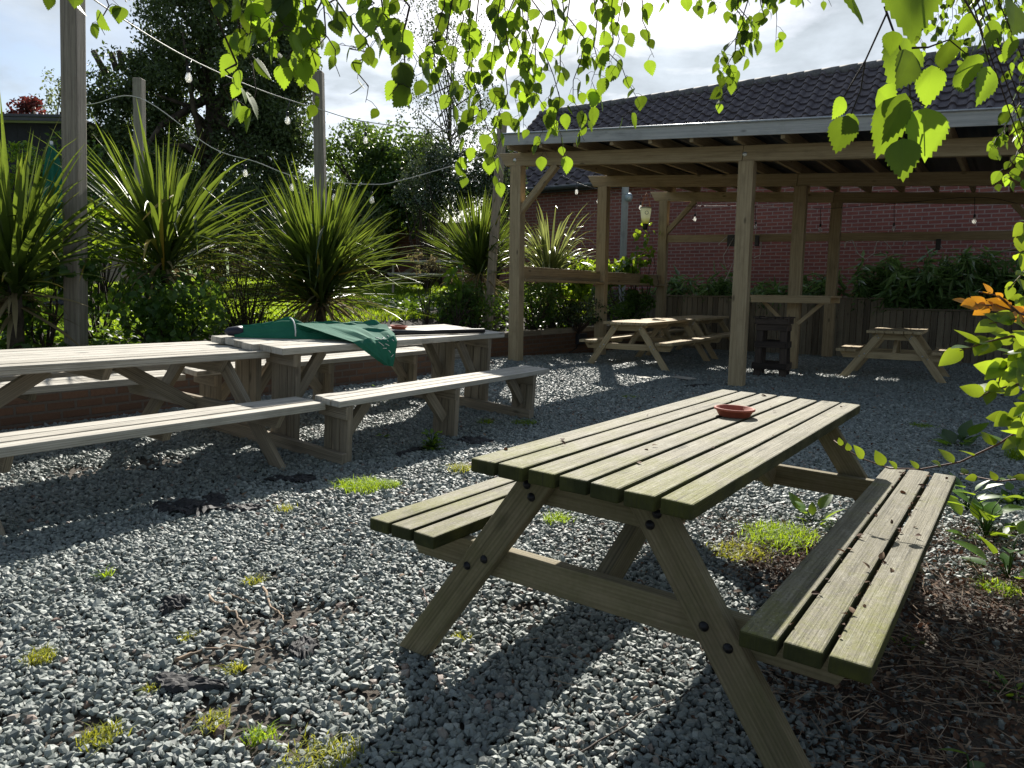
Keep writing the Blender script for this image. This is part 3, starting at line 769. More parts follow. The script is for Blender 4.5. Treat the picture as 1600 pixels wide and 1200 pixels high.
def pside(s_):
    for x0, x1 in ((.09, 2.91), (3.09, 5.91)):
        mb = MB(); mb.bar((x0, s_+.02, 1.57), (x1, s_+.02, 1.57), .045, .2); mb.build('side_rail', W_post, pg, .004)
        mb = MB(); mb.bar((x0, s_, 1.445), (x1, s_, 1.445), .24, .04); mb.build('side_shelf', W_post, pg, .004)
pside(3.65)
for s0, s1 in ((3.54, .11), (-.11, -3.54)):
    mb = MB(); mb.bar((6.0, s0, 2.42+.02*s0), (6.0, s1, 2.42+.02*s1), .05, .16); mb.build('back_rail', W_post, pg, .004)
# bar shelf round the middle post
mb = MB()
for xx in (2.66, 2.80, 3.20, 3.34): mb.bar((xx, .64, 1.235), (xx, -.66, 1.235), .13, .035)
mb.bar((3.0, .64, 1.235), (3.0, .09, 1.235), .25, .035); mb.bar((3.0, -.09, 1.235), (3.0, -.66, 1.235), .25, .035)
mb.build('bar_top', W_post, pg, .003)
for xx in (2.61, 3.39):
    mb = MB(); mb.bar((xx, .62, 1.172), (xx, -.64, 1.172), .03, .088); mb.build('bar_edge', W_post, pg, .003)
for sy in (-1, 1):
    mb = MB(); mb.bar((2.88, sy*.10, .78), (2.88, sy*.56, 1.22), .05, .06, up=(0, 0, 1)); mb.build('bar_strut', W_post, pg, .003)

# ------------------------------------------------------------------ stool knocked together from pallets
g = onz(1213, 590); r = empty('pallet_stool', (g[0], g[1]+.22, 0), R(62), 'dark stool knocked together from pallet boards, standing by the pergola post', 'stool')
hs = .24
for i, (sx, sy) in enumerate(((1, 1), (1, -1), (-1, 1), (-1, -1))):
    mb = MB(); mb.bar((sx*(hs-.05), sy*(hs-.05), 0), (sx*(hs-.075), sy*(hs-.075), .88), .10, .075, up=(1, 0, 0)); mb.build('leg', W_dark, r, .005)
for z, e in ((.17, .01), (.50, -.01), (.76, -.02)):
    for sy in (-1, 1):
        mb = MB(); mb.bar((-hs-e, sy*(hs+e), z), (hs+e, sy*(hs+e), z+random.uniform(-.015, .015)), .024, .095); mb.build('slat', W_dark, r, .003)
        mb = MB(); mb.bar((sy*(hs+e+.002), -hs-e+.013, z+.004), (sy*(hs+e+.002), hs+e-.013, z+random.uniform(-.012, .012)), .024, .095); mb.build('slat', W_dark, r, .003)
mb = MB()
for k in range(5): mb.bar((-hs-.02, -hs+.02+k*.112, .905+random.uniform(-.006, .006)), (hs+.03, -hs+.02+k*.112, .905+random.uniform(-.006, .006)), .10, .022)
for sy in (-1, 1): mb.bar((-hs-.01, sy*(hs), .855), (hs+.01, sy*hs, .855), .024, .085); mb.bar((sy*(hs+.003), -hs+.014, .852), (sy*(hs+.003), hs-.014, .852), .024, .08)
mb.build('seat', W_dark, r, .003)

# ------------------------------------------------------------------ plank retaining fence along the back
def plank_fence(s0, s1, x, H, label):
    p = FR+np.array([*(dU*x), 0])+np.array([*(-dQ*((s0+s1)/2)), 0]); r = empty('plank_fence', p, RZ, label, 'fence', 'plank fence sections along the back')
    L = abs(s0-s1); n = int(L/.118); mb = MB(); pw = L/n
    for k in range(n):
        y = L/2-(k+.5)*pw; hh = H+random.uniform(-.012, .012)
        mb.bar((random.uniform(-.006, .006), y, -.05), (random.uniform(-.006, .006), y, hh-.03), pw-.008, .03, up=(1, 0, 0))
    mb.build('planks', W_fence, r, .003)
    mb = MB(); mb.bar((-.02, L/2, H-.01), (-.02, -L/2, H-.01), .10, .03); mb.build('top_rail', W_fence, r, .004)
    mb = MB(); mb.bar((.045, L/2, H*.55), (.045, -L/2, H*.55), .05, .09); mb.build('back_rail', W_fence, r, .004)
    return r
plank_fence(4.3, -.95, 6.25, 1.22, 'taller brown plank fence section behind the pergola tables')
plank_fence(-.95, -6.5, 6.25, 1.02, 'lower dark plank fence section behind the small picnic table')
def wq(x, s): p = FR[:2]+dU*x-dQ*s; return p
# planting soil behind it
V = []; sn = np.linspace(4.3, -7, 12)
for x in (6.33, 7.2, 8.45):
    for s_ in sn: p = wq(x, s_); V.append((p[0], p[1], .93+.03*math.sin(3*s_+x)))
n = len(sn); tag(npmesh('planting_soil', np.array(V), np.array([(j*n+i, j*n+i+1, (j+1)*n+i+1, (j+1)*n+i) for j in range(2) for i in range(n-1)]), M_soil, smooth=True), kind='structure')

# ------------------------------------------------------------------ brick house behind
XW, XR, SL, SRT, ZE, ZR = 8.5, 12.0, 10.5, -26., 4.43, 7.28
ho = empty('brick_house', (*wq(XW, 0), 0), RZ, 'long red brick house with a dark tiled roof rising behind the pergola', 'house')
mb = MB()
def wf(pts, uvs): mb.add(pts, [tuple(range(len(pts)))], [uvs])
wf([(0, SL, 0), (0, SRT, 0), (0, SRT, ZE), (0, SL, ZE)][::-1], [(-SL, 0), (-SRT, 0), (-SRT, ZE), (-SL, ZE)][::-1])
dx = XR-XW
for s_, fl_ in ((SL, 0), (SRT, 1)):
    P = [(0, s_, 0), (2*dx, s_, 0), (2*dx, s_, ZE), (dx, s_, ZR-.12), (0, s_, ZE)]; U = [(p[0], p[2]) for p in P]
    if fl_: P, U = P[::-1], U[::-1]
    wf(P, U)
wf([(2*dx, SL, 0), (2*dx, SRT, 0), (2*dx, SRT, ZE), (2*dx, SL, ZE)], [(SL, 0), (SRT, 0), (SRT, ZE), (SL, ZE)])
mb.build('wall', M_brick, ho)
# roof: courses of roll tiles, each stepping over the one below
def roof(side):
    nrow = 14; tw = .36; ntile = int((SL+.25-SRT)/tw); per = 10; V = []; F = []
    x0, z0 = (-.32, ZE-.30*(ZR-ZE)/dx*1.0) if side > 0 else (2*dx+.32, ZE-.30*(ZR-ZE)/dx)
    x1, z1 = dx, ZR
    nn = np.array([-(z1-z0), 0, (x1-x0)]); nn = nn/np.linalg.norm(nn); nn = nn*(1 if nn[2] > 0 else -1)
    tph = np.linspace(0, 1, per, endpoint=False)
    pr_ = np.where(tph < .5, np.sin(tph/.5*PI)**.8*.085, -.012*np.sin((tph-.5)/.5*PI))
    ys = []; hs_ = []
    for i in range(ntile):
        for a, b in zip(tph, pr_): ys.append(SL+.25-(i+a)*tw); hs_.append(b)
    ys = np.array(ys); hs_ = np.array(hs_); m = len(ys)
    for j in range(nrow):
        a, b = j/nrow, (j+1.12)/nrow; b = min(b, 1.0)
        jo = np.repeat(np.random.default_rng(j).normal(0, .006, ntile), per)
        for q_, (tt, lift) in enumerate(((a, -.002), (a, .05), ((a+b)/2, .03), (b, .002))):
            base = np.array([x0+(x1-x0)*tt, 0, z0+(z1-z0)*tt])
            P = base[None]+nn[None]*(hs_+lift+(jo if q_ in (1, 2) else 0))[:, None]; P[:, 1] = ys
            V.append(P)
        o_ = j*4*m
        for q_ in range(3):
            i = np.arange(m-1); F.append(np.stack([o_+q_*m+i, o_+q_*m+i+1, o_+(q_+1)*m+i+1, o_+(q_+1)*m+i], 1))
    return np.concatenate(V), np.concatenate(F)
va, fa = roof(1)
ro = npmesh('roof', va, fa, M_tile, ho)
vb, fb = np.array([(2*dx+.3, SL+.2, ZE-.26), (2*dx+.3, SRT, ZE-.26), (dx, SRT, ZR), (dx, SL+.2, ZR)]), np.array([(0, 1, 2, 3)])
npmesh('rear_roof', vb, fb, M_tile, ho)
mb = MB()
for k in range(int((SL-SRT)/.45)): mb.tube([(dx-.05, SL+.22-k*.45, ZR-.06), (dx-.05, SL+.22-(k+1)*.45-.03, ZR-.06)], [.165, .16], 14)
mb.build('ridge', mat_plain('ridge_tile', (.16, .155, .15), .8, 0, .3, 8), ho)
mb = MB(); mb.tube([(-.36, SL+.2, ZE-.26), (-.36, SRT, ZE-.26)], .07, 12); mb.build('gutter', M_gutter, ho)
mb = MB(); mb.bar((-.24, SL+.1, ZE-.27), (-.24, SRT, ZE-.27), .03, .2); mb.build('fascia', M_shedtrim, ho)

# garden wall running on from the house
p0 = wq(XW, SL+.05); p1 = p0+np.array([-9.5, 4.2])
ang = math.atan2(p1[1]-p0[1], p1[0]-p0[0]); Lw = float(np.hypot(*(p1-p0)))
gw = empty('garden_wall', (*p0, 0), ang, 'tall old brick garden wall in shade beyond the lawn, ivy hanging over it', 'wall')
mb = MB(); P = [(0, 0, 0), (Lw, 0, 0), (Lw, 0, 3.3), (0, 0, 3.3)]; Q = [(x, -.25, z) for x, y, z in P]
mb.add(P+Q, [(0, 1, 2, 3), (7, 6, 5, 4), (3, 2, 6, 7), (0, 3, 7, 4), (1, 5, 6, 2)], [[(0, 0), (Lw, 0), (Lw, 3.3), (0, 3.3)], [(0, 3.3), (Lw, 3.3), (Lw, 0), (0, 0)], [(0, 0), (Lw, 0), (Lw, .25), (0, .25)], [(0, 0), (0, 3.3), (.25, 3.3), (.25, 0)], [(0, 0), (.25, 0), (.25, 3.3), (0, 3.3)]])
mb.build('wall', M_brick2, gw)
mb = MB(); mb.bar((-.02, -.125, 3.34), (Lw, -.125, 3.34), .33, .08); mb.build('coping', mat_plain('wall_coping', (.2, .17, .14), .9), gw, .01)

# dark flat-roofed shed at the far left
g = ony(48, 300, 19.); r = empty('dark_shed', (g[0]-3.6, g[1]+2.5, 0), 0, 'black clad flat-roofed shed behind the spiky plants at the far left', 'shed')
zt = 5.45
mb = MB()
for k in range(34): mb.bar((-4.55+.278*k, -2.5, 0), (-4.55+.278*k, -2.5, zt-.15), .272, .03, up=(0, 1, 0))
for k in range(18): mb.bar((4.72, -2.36+.278*k, 0), (4.72, -2.36+.278*k, zt-.3), .272, .03, up=(1, 0, 0)); mb.bar((-4.72, -2.36+.278*k, 0), (-4.72, -2.36+.278*k, zt-.3), .272, .03, up=(1, 0, 0))
mb.build('wall', M_shed, r)
mb = MB(); mb.box((0, 0, zt-.03), (9.9, 5.6, .07)); mb.build('roof', M_shedtrim, r, .01)
mb = MB(); mb.bar((-4.95, -2.84, zt-.04), (4.95, -2.84, zt-.14), .04, .07); mb.build('roof_edge', M_shedtrim, r)
# ------------------------------------------------------------------ poles and festoon lights
def pole(base, top, wd, label, mat=None, group='timber poles carrying the festoon lights', cat='pole'):
    base, top = Vector(base), Vector(top); o = None
    mb = MB(); dz = (top-base)
    mb.bar(base-dz.normalized()*.3, top, wd, wd*.95, up=(dQ[0]*-.3+.2, -1, 0))
    o = mb.build('timber_pole', mat or W_pole, None, .012); return tag(o, label, cat, group)
def ptop(u, v, y): return ony(u, v, y)
b = ony(118, 545, 7.5); b[2] = .45; tp = ony(113, -60, 7.5); pole(b, tp, .165, 'tallest and nearest grey timber pole, rising out of the picture at the left'); P115 = tp
b = ony(222, 480, 12.8); b[2] = float(lawn_z(b[0], b[1])); tp = ony(217, 123, 12.8); pole(b, tp, .15, 'grey timber pole with a sawn top in front of the big dark tree'); P222 = tp
b = ony(505, 470, 12.5); b[2] = float(lawn_z(b[0], b[1])); tp = ony(497, 112, 12.5); pole(b, tp, .165, 'grey timber pole rising behind the large spiky plant in the middle'); P500 = tp
b = ony(762, 512, 13.2); b[2] = .5; tp = ony(786, 178, 13.2); pole(b, tp, .16, 'leaning grey timber pole right beside the pergola corner'); P775 = tp
b = ony(971, 470, 18.2); b[2] = .9; tp = ony(978, 268, 18.2); pole(b, tp, .155, 'blue-grey timber pole standing against the red brick wall', W_paleblue); P975 = tp
M_wallight = mat_plain('pale_light_cover', (.45, .55, .6), .3)
mb = MB(); g = ony(984, 308, 18.05); mb.tube([g+np.array([-.07, .05, 0]), g+np.array([.02, 0, 0]), g+np.array([.05, -.01, 0])], [.09, .1, .06], 14)
tag(mb.build('bulkhead_light', M_wallight), 'small pale round light fixed to the blue-grey pole', 'lamp')

mb = MB(); mb.lathe([(.001, 0), (.013, 0), (.016, -.008), (.016, -.045), (.013, -.052)], 12); me_sock = mb.build('tmp', M_black).data
mb = MB(); mb.lathe([(.012, -.05), (.017, -.062), (.027, -.085), (.031, -.105), (.028, -.124), (.017, -.138), (.001, -.142)], 16); me_bulb = mb.build('tmp', M_bulb).data
mb = MB(); mb.tube([(0, 0, -.055), (.006, 0, -.085), (-.006, 0, -.1), (.004, 0, -.115)], .0022, 5); me_fil = mb.build('tmp', M_white).data
for o in [o for o in C.objects if o.name.startswith('tmp')]: bpy.data.objects.remove(o)
def festoon(pts, bulbs, label, drop=.10, rad=.008, mat=None, sc=1.0, group='festoon light strings'):
    pts = [Vector(p) for p in pts]; r = empty('festoon_lights', pts[0], 0, label, 'light string', group)
    # smooth curve through the points
    Q = []
    for i in range(len(pts)-1):
        p0 = pts[max(i-1, 0)]; p1 = pts[i]; p2 = pts[i+1]; p3 = pts[min(i+2, len(pts)-1)]
        for k in range(8):
            t_ = k/8; Q.append(.5*((2*p1)+(p2-p0)*t_+(2*p0-5*p1+4*p2-p3)*t_*t_+(3*p1-p0-3*p2+p3)*t_**3))
    Q.append(pts[-1]); mb = MB(); mb.tube([q-r.location for q in Q], rad, 6); mb.build('cable', mat or M_cable, r)
    for bp in bulbs:
        bp = Vector(bp); b_ = bpy.data.objects.new('bulb', me_bulb); C.objects.link(b_); b_.parent = r; b_.location = bp-r.location; b_.scale = (sc,)*3
        s_ = bpy.data.objects.new('bulb_socket', me_sock); C.objects.link(s_); s_.parent = b_
        f_ = bpy.data.objects.new('filament', me_fil); C.objects.link(f_); f_.parent = b_
        k = min(range(len(Q)), key=lambda i: (Q[i]-bp-Vector((0, 0, .1))).length)
        mb = MB(); mb.tube([Vector((0, 0, 0)), (Q[k]-bp)/sc], .005, 5); mb.build('drop_wire', M_black, b_)
    return r
def yl(seq): return [ony(u, v, y) for u, v, y in seq]
festoon(yl([(112, -30, 7.6), (165, 12, 8.2), (285, 86, 9.8), (400, 138, 11.3), (500, 171, 12.4), (570, 190, 12.8), (690, 203, 13.1), (786, 200, 13.2)]),
        yl([(294, 104, 9.9), (449, 174, 11.9), (571, 206, 12.8)]), 'upper festoon string running from the nearest pole down to the leaning pole', sc=1.4)
festoon(yl([(60, 165, 14), (140, 163, 13.4), (218, 153, 12.7), (330, 230, 12.9), (400, 253, 13), (470, 278, 13.1), (575, 288, 13.2), (630, 281, 13.2), (770, 240, 13.2)]),
        yl([(383, 258, 13), (522, 296, 13.1), (581, 300, 13.2), (456, 280, 13.1)]), 'lower sagging festoon string crossing in front of the dark tree and ivy', sc=1.4)
festoon([pgp for pgp in yl([(880, 275, 15.8), (901, 285, 15.7), (936, 296, 15.6), (1002, 308, 16.4)])], yl([(901, 291, 15.7), (935, 306, 15.6), (1001, 316, 16.4)]), 'short festoon string round the left rear corner of the pergola', sc=1.15, rad=.005, mat=M_black)
festoon(yl([(1050, 322, 16.7), (1086, 322, 16.5), (1180, 322, 15.8), (1282, 326, 15.0), (1397, 318, 14.2), (1523, 308, 13.3), (1590, 318, 12.9)]),
        yl([(1086, 334, 16.5), (1181, 346, 15.8), (1282, 350, 15.0), (1397, 348, 14.2), (1523, 335, 13.3)]), 'festoon string along the rear beam of the pergola before the brick wall', sc=1.15, rad=.005, mat=M_black)

# fly trap bag hanging at the pergola corner
fp = Vector(ony(1010, 303, 16.3)); r = empty('fly_trap', fp, 0, 'pale yellow fly trap bag hanging from the rear corner of the pergola', 'fly trap')
def mat_trap():
    m, t = M('trap_plastic'); oc = t.n('ShaderNodeTexCoord').outputs[3]; z = t.n('ShaderNodeSeparateXYZ', {0: oc}).outputs[2]
    c = t.mix(t.mapr(z, -.62, -.5), (.55, .55, .12), (.72, .74, .62))
    p = t.pbr(c, .35); tr = t.n('ShaderNodeBsdfTranslucent', {'Color': c}).outputs[0]
    t.out(t.n('ShaderNodeMixShader', {0: .6, 1: p, 2: tr}).outputs[0]); return m
mb = MB(); mb.lathe([(.115, -.30), (.122, -.33), (.11, -.42), (.095, -.52), (.08, -.60), (.06, -.64), (.001, -.645)], 18); mb.build('bag', mat_trap(), r)
mb = MB(); mb.lathe([(.128, -.285), (.13, -.31), (.118, -.315), (.001, -.30)], 18); mb.build('lid', mat_plain('pale_lid', (.6, .62, .5), .4), r)
mb = MB(); mb.lathe([(.062, -.635), (.05, -.70), (.045, -.76), (.001, -.77)], 14); mb.build('dark_bait_cup', M_black, r)
mb = MB(); mb.tube([(-.1, 0, -.3), (-.05, 0, -.1), (0, 0, .02), (.05, 0, -.1), (.1, 0, -.3)], .006, 6); mb.build('hanger', mat_plain('orange_cord', (.4, .15, .04), .7), r)
mb = MB(); mb.tube([(.035*math.cos(a)+.0, -.118, -.41+.035*math.sin(a)) for a in np.linspace(0, 2*PI, 18)], .006, 5); mb.build('printed_ring', mat_plain('blue_grey_print', (.12, .2, .25), .6), r)

# cables and junction boxes on the back rail
def wire(pts, label, name='loose_cable', rad=.009, mat=None, group='pale cables looped over the back rail'):
    mb = MB(); mb.tube([Vector(p) for p in pts], rad, 6); return tag(mb.build(name, mat or M_cable), label, 'cable', group)
wire(yl([(1122, 382, 16.1), (1136, 370, 16.1), (1146, 372, 16.0), (1130, 400, 16.0), (1134, 418, 16.0), (1145, 412, 16.0), (1132, 440, 16.0)]), 'pale cable dangling from the black box left of the pergola post')
wire(yl([(1190, 378, 15.6), (1188, 398, 15.6), (1178, 403, 15.6)]), 'short pale cable hooked under the box right of the pergola post')
wire(yl([(1320, 388, 14.7), (1322, 378, 14.7), (1332, 375, 14.7), (1340, 396, 14.7), (1352, 405, 14.7), (1366, 396, 14.6), (1370, 378, 14.6), (1380, 374, 14.5), (1392, 388, 14.5)]), 'pale cable looping over the rail right of the rear post')
wire(yl([(1410, 386, 14.4), (1413, 377, 14.3), (1425, 374, 14.2), (1465, 376, 14.0), (1472, 387, 13.9)]), 'pale cable hooked over the rail beside the black box above the small table')
wire(yl([(1520, 386, 13.5), (1545, 392, 13.3), (1570, 392, 13.1), (1595, 385, 12.9)]), 'thin pale cable sagging below the rail near the right edge', rad=.006)
def jbox(u, v, y, w_, h_, label):
    g = ony(u, v, y); mb = MB(); mb.box((0, 0, 0), (w_, .07, h_)); o = mb.build('junction_box', M_black, None, .008); o.location = g; o.rotation_euler = (0, 0, RZ+PI/2); return tag(o, label, 'socket box', 'black socket boxes on the rail')
jbox(1143, 376, 16.05, .17, .24, 'black socket box on the rail just left of the front pergola post')
jbox(1183, 376, 15.6, .08, .22, 'narrow black socket box on the rail just right of the front pergola post')
jbox(1466, 382, 13.9, .08, .20, 'slim black socket box on the rail above the small picnic table')
g = uq(13.1, QW+.05, .33); mb = MB(); mb.box((0, 0, 0), (.34, .09, .22)); o = mb.build('wall_socket_box', mat_plain('dark_grey_box', (.03, .035, .045), .4), None, .012); o.location = g; o.rotation_euler = (0, 0, RZ); tag(o, 'dark grey socket box on the low brick wall by the pergola', 'socket box')
wire([uq(12.95, QW+.04, .25), uq(12.9, QW+.05, .14), uq(12.5, QW+.06, .05), uq(11.6, QW+.06, .02)], 'black cable running down from the box on the low brick wall', 'wall_cable', .012, M_black, None)

# ------------------------------------------------------------------ plants
def blades(head, n, Lr, wid, elev, droop, seed, nseg=8, spread=1., az=None, curl=0.):
    """sword leaves from a head: returns V, F, tone"""
    g = np.random.default_rng(seed); V = []; F = []; T = []
    for i in range(n):
        a = g.uniform(0, 2*PI) if az is None else g.uniform(*az)
        el = elev[0]+(elev[1]-elev[0])*g.beta(1.35, 1.05); L = g.uniform(*Lr)*(1-.12*g.random()); dr = g.uniform(*droop)*(.6 if g.random() < .75 else 1.5); wv = wid*g.uniform(.75, 1.2)
        d0 = np.array([math.cos(a)*math.cos(el), math.sin(a)*math.cos(el), math.sin(el)])
        s_ = np.array([-math.sin(a), math.cos(a), 0.])+g.normal(0, .25, 3); p = np.array(head)+np.array([math.cos(a), math.sin(a), 0])*.03*spread+np.array([0, 0, g.uniform(-.14, .12)*spread])
        d = d0.copy(); b = len(V); tn = g.uniform(.08, .60)+.25*(el < .3)*g.random()+(.35 if g.random() < .05 else 0)
        kink = g.random() < .07; kp = g.integers(4, nseg)
        for k in range(nseg+1):
            f_ = k/nseg; sd = s_-d*np.dot(s_, d); sd /= np.linalg.norm(sd); up = np.cross(sd, d); up = up if up[2] > 0 else -up
            wk = wv*(.55+.55*math.sin(PI*min(1, f_*1.25)*.8)) * (1-f_**3.2)
            V += [p+sd*wk/2+up*wk*.22, p, p-sd*wk/2+up*wk*.22]; T += [min(1, tn+.45*max(0, f_-.72)/.28*(g.random() < .8))]*3
            d = d+np.array([0, 0, -dr*(f_**1.3)*2.4/nseg*2])
            if kink and k == kp: d = d+np.array([g.normal(0, .4), g.normal(0, .4), -1.1])
            d /= np.linalg.norm(d); p = p+d*L/nseg
        for k in range(nseg):
            for c in (0, 1): F.append((b+k*3+c, b+k*3+c+1, b+k*3+4+c, b+k*3+3+c))
    return np.array(V), np.array(F), np.array(T)
def spiky(base, head, label, n, Lr, wid, elev, droop, seed, mat, cat, dead=40, group=None, trunk=.07, name='cordyline', dlen=(.5, .9), spread=1.4):
    base, head = Vector(base), Vector(head); r = empty(name, base, 0, label, cat, group)
    hl = np.array(head-base)
    v, f, t_ = blades(hl, n, Lr, wid, elev, droop, seed, spread=spread); npmesh('foliage', v, f, mat, r, t_, smooth=True)
    if dead:
        v, f, t_ = blades(hl-np.array([0, 0, .18]), dead, dlen, wid*.8, (-1.0, .1), (.35, .8), seed+5); npmesh('dead_leaves', v, f, L_dry, r, t_, smooth=True)
    mb = MB(); mb.tube([Vector((0, 0, -.2)), Vector(hl)*.5+Vector((.02, .01, 0)), Vector(hl)+Vector((0, 0, .08))], [trunk*1.3, trunk, trunk*.8], 10); mb.build('trunk', M_bark, r)
    return r
GC = 'spiky cordyline plants in the raised bed'
b = uq(2.55, -7.75, .45); spiky(ony(18, 540, 7.2)*np.array([1, 1, 0])+np.array([0, 0, .45]), ony(22, 440, 7.2), 'tall spiky cordyline cut by the left picture edge', 210, (.95, 1.7), .052, (.0, 1.5), (.05, .55), 11, L_cord, 'spiky plant', 40, GC)
spiky(ony(258, 540, 8.4)*np.array([1, 1, 0])+np.array([0, 0, .48]), ony(255, 402, 8.4), 'tall spiky cordyline above the leafy shrub, between two grey poles', 190, (1.0, 1.75), .056, (.05, 1.5), (.03, .55), 12, L_cord, 'spiky plant', 60, GC)
spiky(ony(497, 505, 10.2)*np.array([1, 1, 0])+np.array([0, 0, .48]), ony(500, 445, 10.2), 'broad fan-shaped spiky cordyline behind the green parasol', 520, (1.1, 1.72), .047, (-.12, 1.42), (.0, .26), 13, L_cord, 'spiky plant', 80, GC, dlen=(.7, 1.25), spread=2.2)
spiky(ony(746, 505, 13.6)*np.array([1, 1, 0])+np.array([0, 0, .5]), ony(748, 418, 13.6), 'smaller spiky cordyline behind the leaning pole by the pergola', 400, (1.05, 1.5), .038, (-.05, 1.5), (.0, .2), 14, L_cord, 'spiky plant', 70, GC, dlen=(.6, 1.2))
spiky(ony(862, 500, 14.8)*np.array([1, 1, 0])+np.array([0, 0, .5]), ony(858, 440, 14.8), 'striped pale flax with arching leaves seen through the pergola side', 130, (1.1, 1.75), .06, (.25, 1.5), (.5, 1.5), 15, L_vari, 'flax plant', 20, None, name='striped_flax')

def blob(center, radii, n, size, tmpl, seed, shell=.55, clumps=10, cr=.42, up=.2, outw=.5, gap=0.):
    """leaf clumps through an ellipsoid: sub-clumps give light and dark groups and gaps"""
    g = np.random.default_rng(seed); cs = norm(g.normal(size=(clumps, 3)))*g.uniform(.35, .95, (clumps, 1)); k = g.integers(0, clumps, n)
    rad = cr*g.uniform(.6, 1.25, clumps)
    d = norm(g.normal(size=(n, 3))); rr = (g.uniform(shell, 1, n)**.6)[:, None]
    P = cs[k]+d*rr*rad[k][:, None]; P = P*np.array(radii)+np.array(center)
    out = norm(norm(d*np.array(radii))*outw+np.array([0, 0, up])+g.normal(0, .5, (n, 3)))
    dr = norm(np.cross(out, g.normal(size=(n, 3)))+np.array([0, 0, -.35]))
    ctone = g.uniform(-.12, .12, clumps)
    tone = np.clip(.42+.22*g.normal(size=n)+ctone[k], 0, 1)
    return leaves(P, dr, out, size*g.uniform(.7, 1.3, n), *tmpl, tone=tone)
def twigs_for(center, radii, base, n, r0, seed, parent, mat, name='stems', lift=.3):
    g = np.random.default_rng(seed); mb = MB(); b = Vector(base)
    for i in range(n):
        d = norm(g.normal(size=3)); e = Vector(np.array(center)+d*np.array(radii)*g.uniform(.5, .9))
        m_ = b.lerp(e, .5)+Vector(g.normal(0, .08, 3)*np.linalg.norm(np.array(e)-np.array(b)))+Vector((0, 0, lift*.1))
        mb.tube([b, b.lerp(m_, .6), m_, m_.lerp(e, .6), e], [r0, r0*.75, r0*.55, r0*.35, r0*.12], 5)
    return mb.build(name, mat, parent)
def bush(name, base, center, radii, n, size, tmpl, mat, label, seed, cat='shrub', clumps=12, cr=.42, stems=14, r0=.02, group=None, extra=None):
    r = empty(name, base, 0, label, cat, group); c = np.array(center)-np.array(base)
    v, f, t_ = blob(c, radii, n, size, tmpl, seed, clumps=clumps, cr=cr); npmesh('foliage', v, f, mat, r, t_)
    if extra:
        for (nm, mt, nn, sz, tm) in extra:
            v, f, t_ = blob(c, np.array(radii)*1.04, nn, sz, tm, seed+9, clumps=clumps, cr=cr, shell=.9); npmesh(nm, v, f, mt, r, t_)
    if stems: twigs_for(c, radii, (0, 0, 0), stems, r0, seed+1, r, M_twig)
    return r
def gz(p): return (p[0], p[1], float(lawn_z(p[0], p[1])))
def bz_(u, v, y, z=.45): p = ony(u, v, y); return (p[0], p[1], z)
LF = (OVATE[0]*np.array([1, .8, 1]), OVATE[1])
bush('leafy_shrub', bz_(250, 540, 8.0), ony(255, 475, 8.0), (.70, .5, .52), 1500, .08, LF, L_mid, 'dark green leafy shrub under the tall cordyline by the left picnic table', 21, clumps=26, cr=.34)
bush('leafy_shrub', bz_(70, 540, 7.5), ony(60, 455, 7.6), (.72, .45, .62), 1500, .085, LF, L_mid, 'tangled green shrub under the cordyline at the left edge', 22, clumps=24, cr=.3)
bush('climbing_shrub', bz_(150, 500, 8.6), ony(150, 370, 8.6), (.85, .45, .5), 900, .075, LF, L_bright, 'bright sunlit leafy climber around the nearest grey pole', 23, clumps=20, cr=.28)
bush('twiggy_shrub', bz_(385, 520, 9.4), ony(375, 430, 9.4), (.78, .5, .8), 5200, .03, DIAM, L_olive, 'olive brown twiggy shrub between the two largest cordylines', 24, clumps=30, cr=.32, stems=46, r0=.012)
bush('low_shrub', bz_(690, 505, 12.8), ony(722, 478, 12.8), (.62, .5, .40), 2200, .07, DIAM, L_mid, 'low dark shrub at the foot of the leaning pole', 25, clumps=24, cr=.34)
bush('low_shrub', bz_(835, 505, 13.9), ony(840, 470, 13.9), (.5, .5, .45), 1800, .06, DIAM, L_mid, 'dark trailing shrub under the pergola side rail next to the corner post', 26, clumps=20, cr=.34)
bush('bright_shrub', bz_(895, 500, 15.2), ony(890, 445, 15.2), (.6, .5, .65), 800, .13, LF, L_bright, 'bright lime green broad-leaved plant behind the pergola side rail', 27, clumps=20, cr=.32)
bush('ivy_clump', bz_(905, 500, 14.6), ony(905, 487, 14.6), (.75, .4, .25), 1800, .055, DIAM, L_glossy, 'low ivy spilling behind the pergola wall capping', 28, clumps=20, cr=.34)
bush('bright_shrub', bz_(985, 500, 16.0), ony(975, 425, 16.2), (.55, .4, .28), 420, .15, LF, L_bright, 'lime green plant at the foot of the blue-grey pole', 29, clumps=14, cr=.34)
bush('dark_shrub', bz_(985, 510, 16.1), ony(988, 480, 15.9), (.55, .4, .42), 1500, .07, DIAM, L_mid, 'dark rounded shrub at the rear corner of the pergola', 30, clumps=18, cr=.36)
bush('sapling', bz_(1010, 430, 16.8, .9), ony(1012, 385, 16.8), (.42, .3, .65), 60, .13, LF, L_bright, 'thin sapling with few yellow-green leaves before the brick wall', 31, clumps=14, cr=.3, stems=7, r0=.01)
bush('dead_flower_head', bz_(668, 490, 12.2, .6), ony(662, 408, 12.2), (.28, .2, .22), 240, .05, DIAM, L_dry, 'brown dried flower head on thin stalks before the lawn table', 32, clumps=10, cr=.3, stems=9, r0=.008)
bush('seedling_shrub', bz_(715, 470, 12.4, .6), ony(700, 440, 12.6), (.5, .3, .35), 45, .14, LF, L_bright, 'few bright broad leaves rising above the low dark shrub', 33, clumps=10, cr=.3, stems=8, r0=.008)
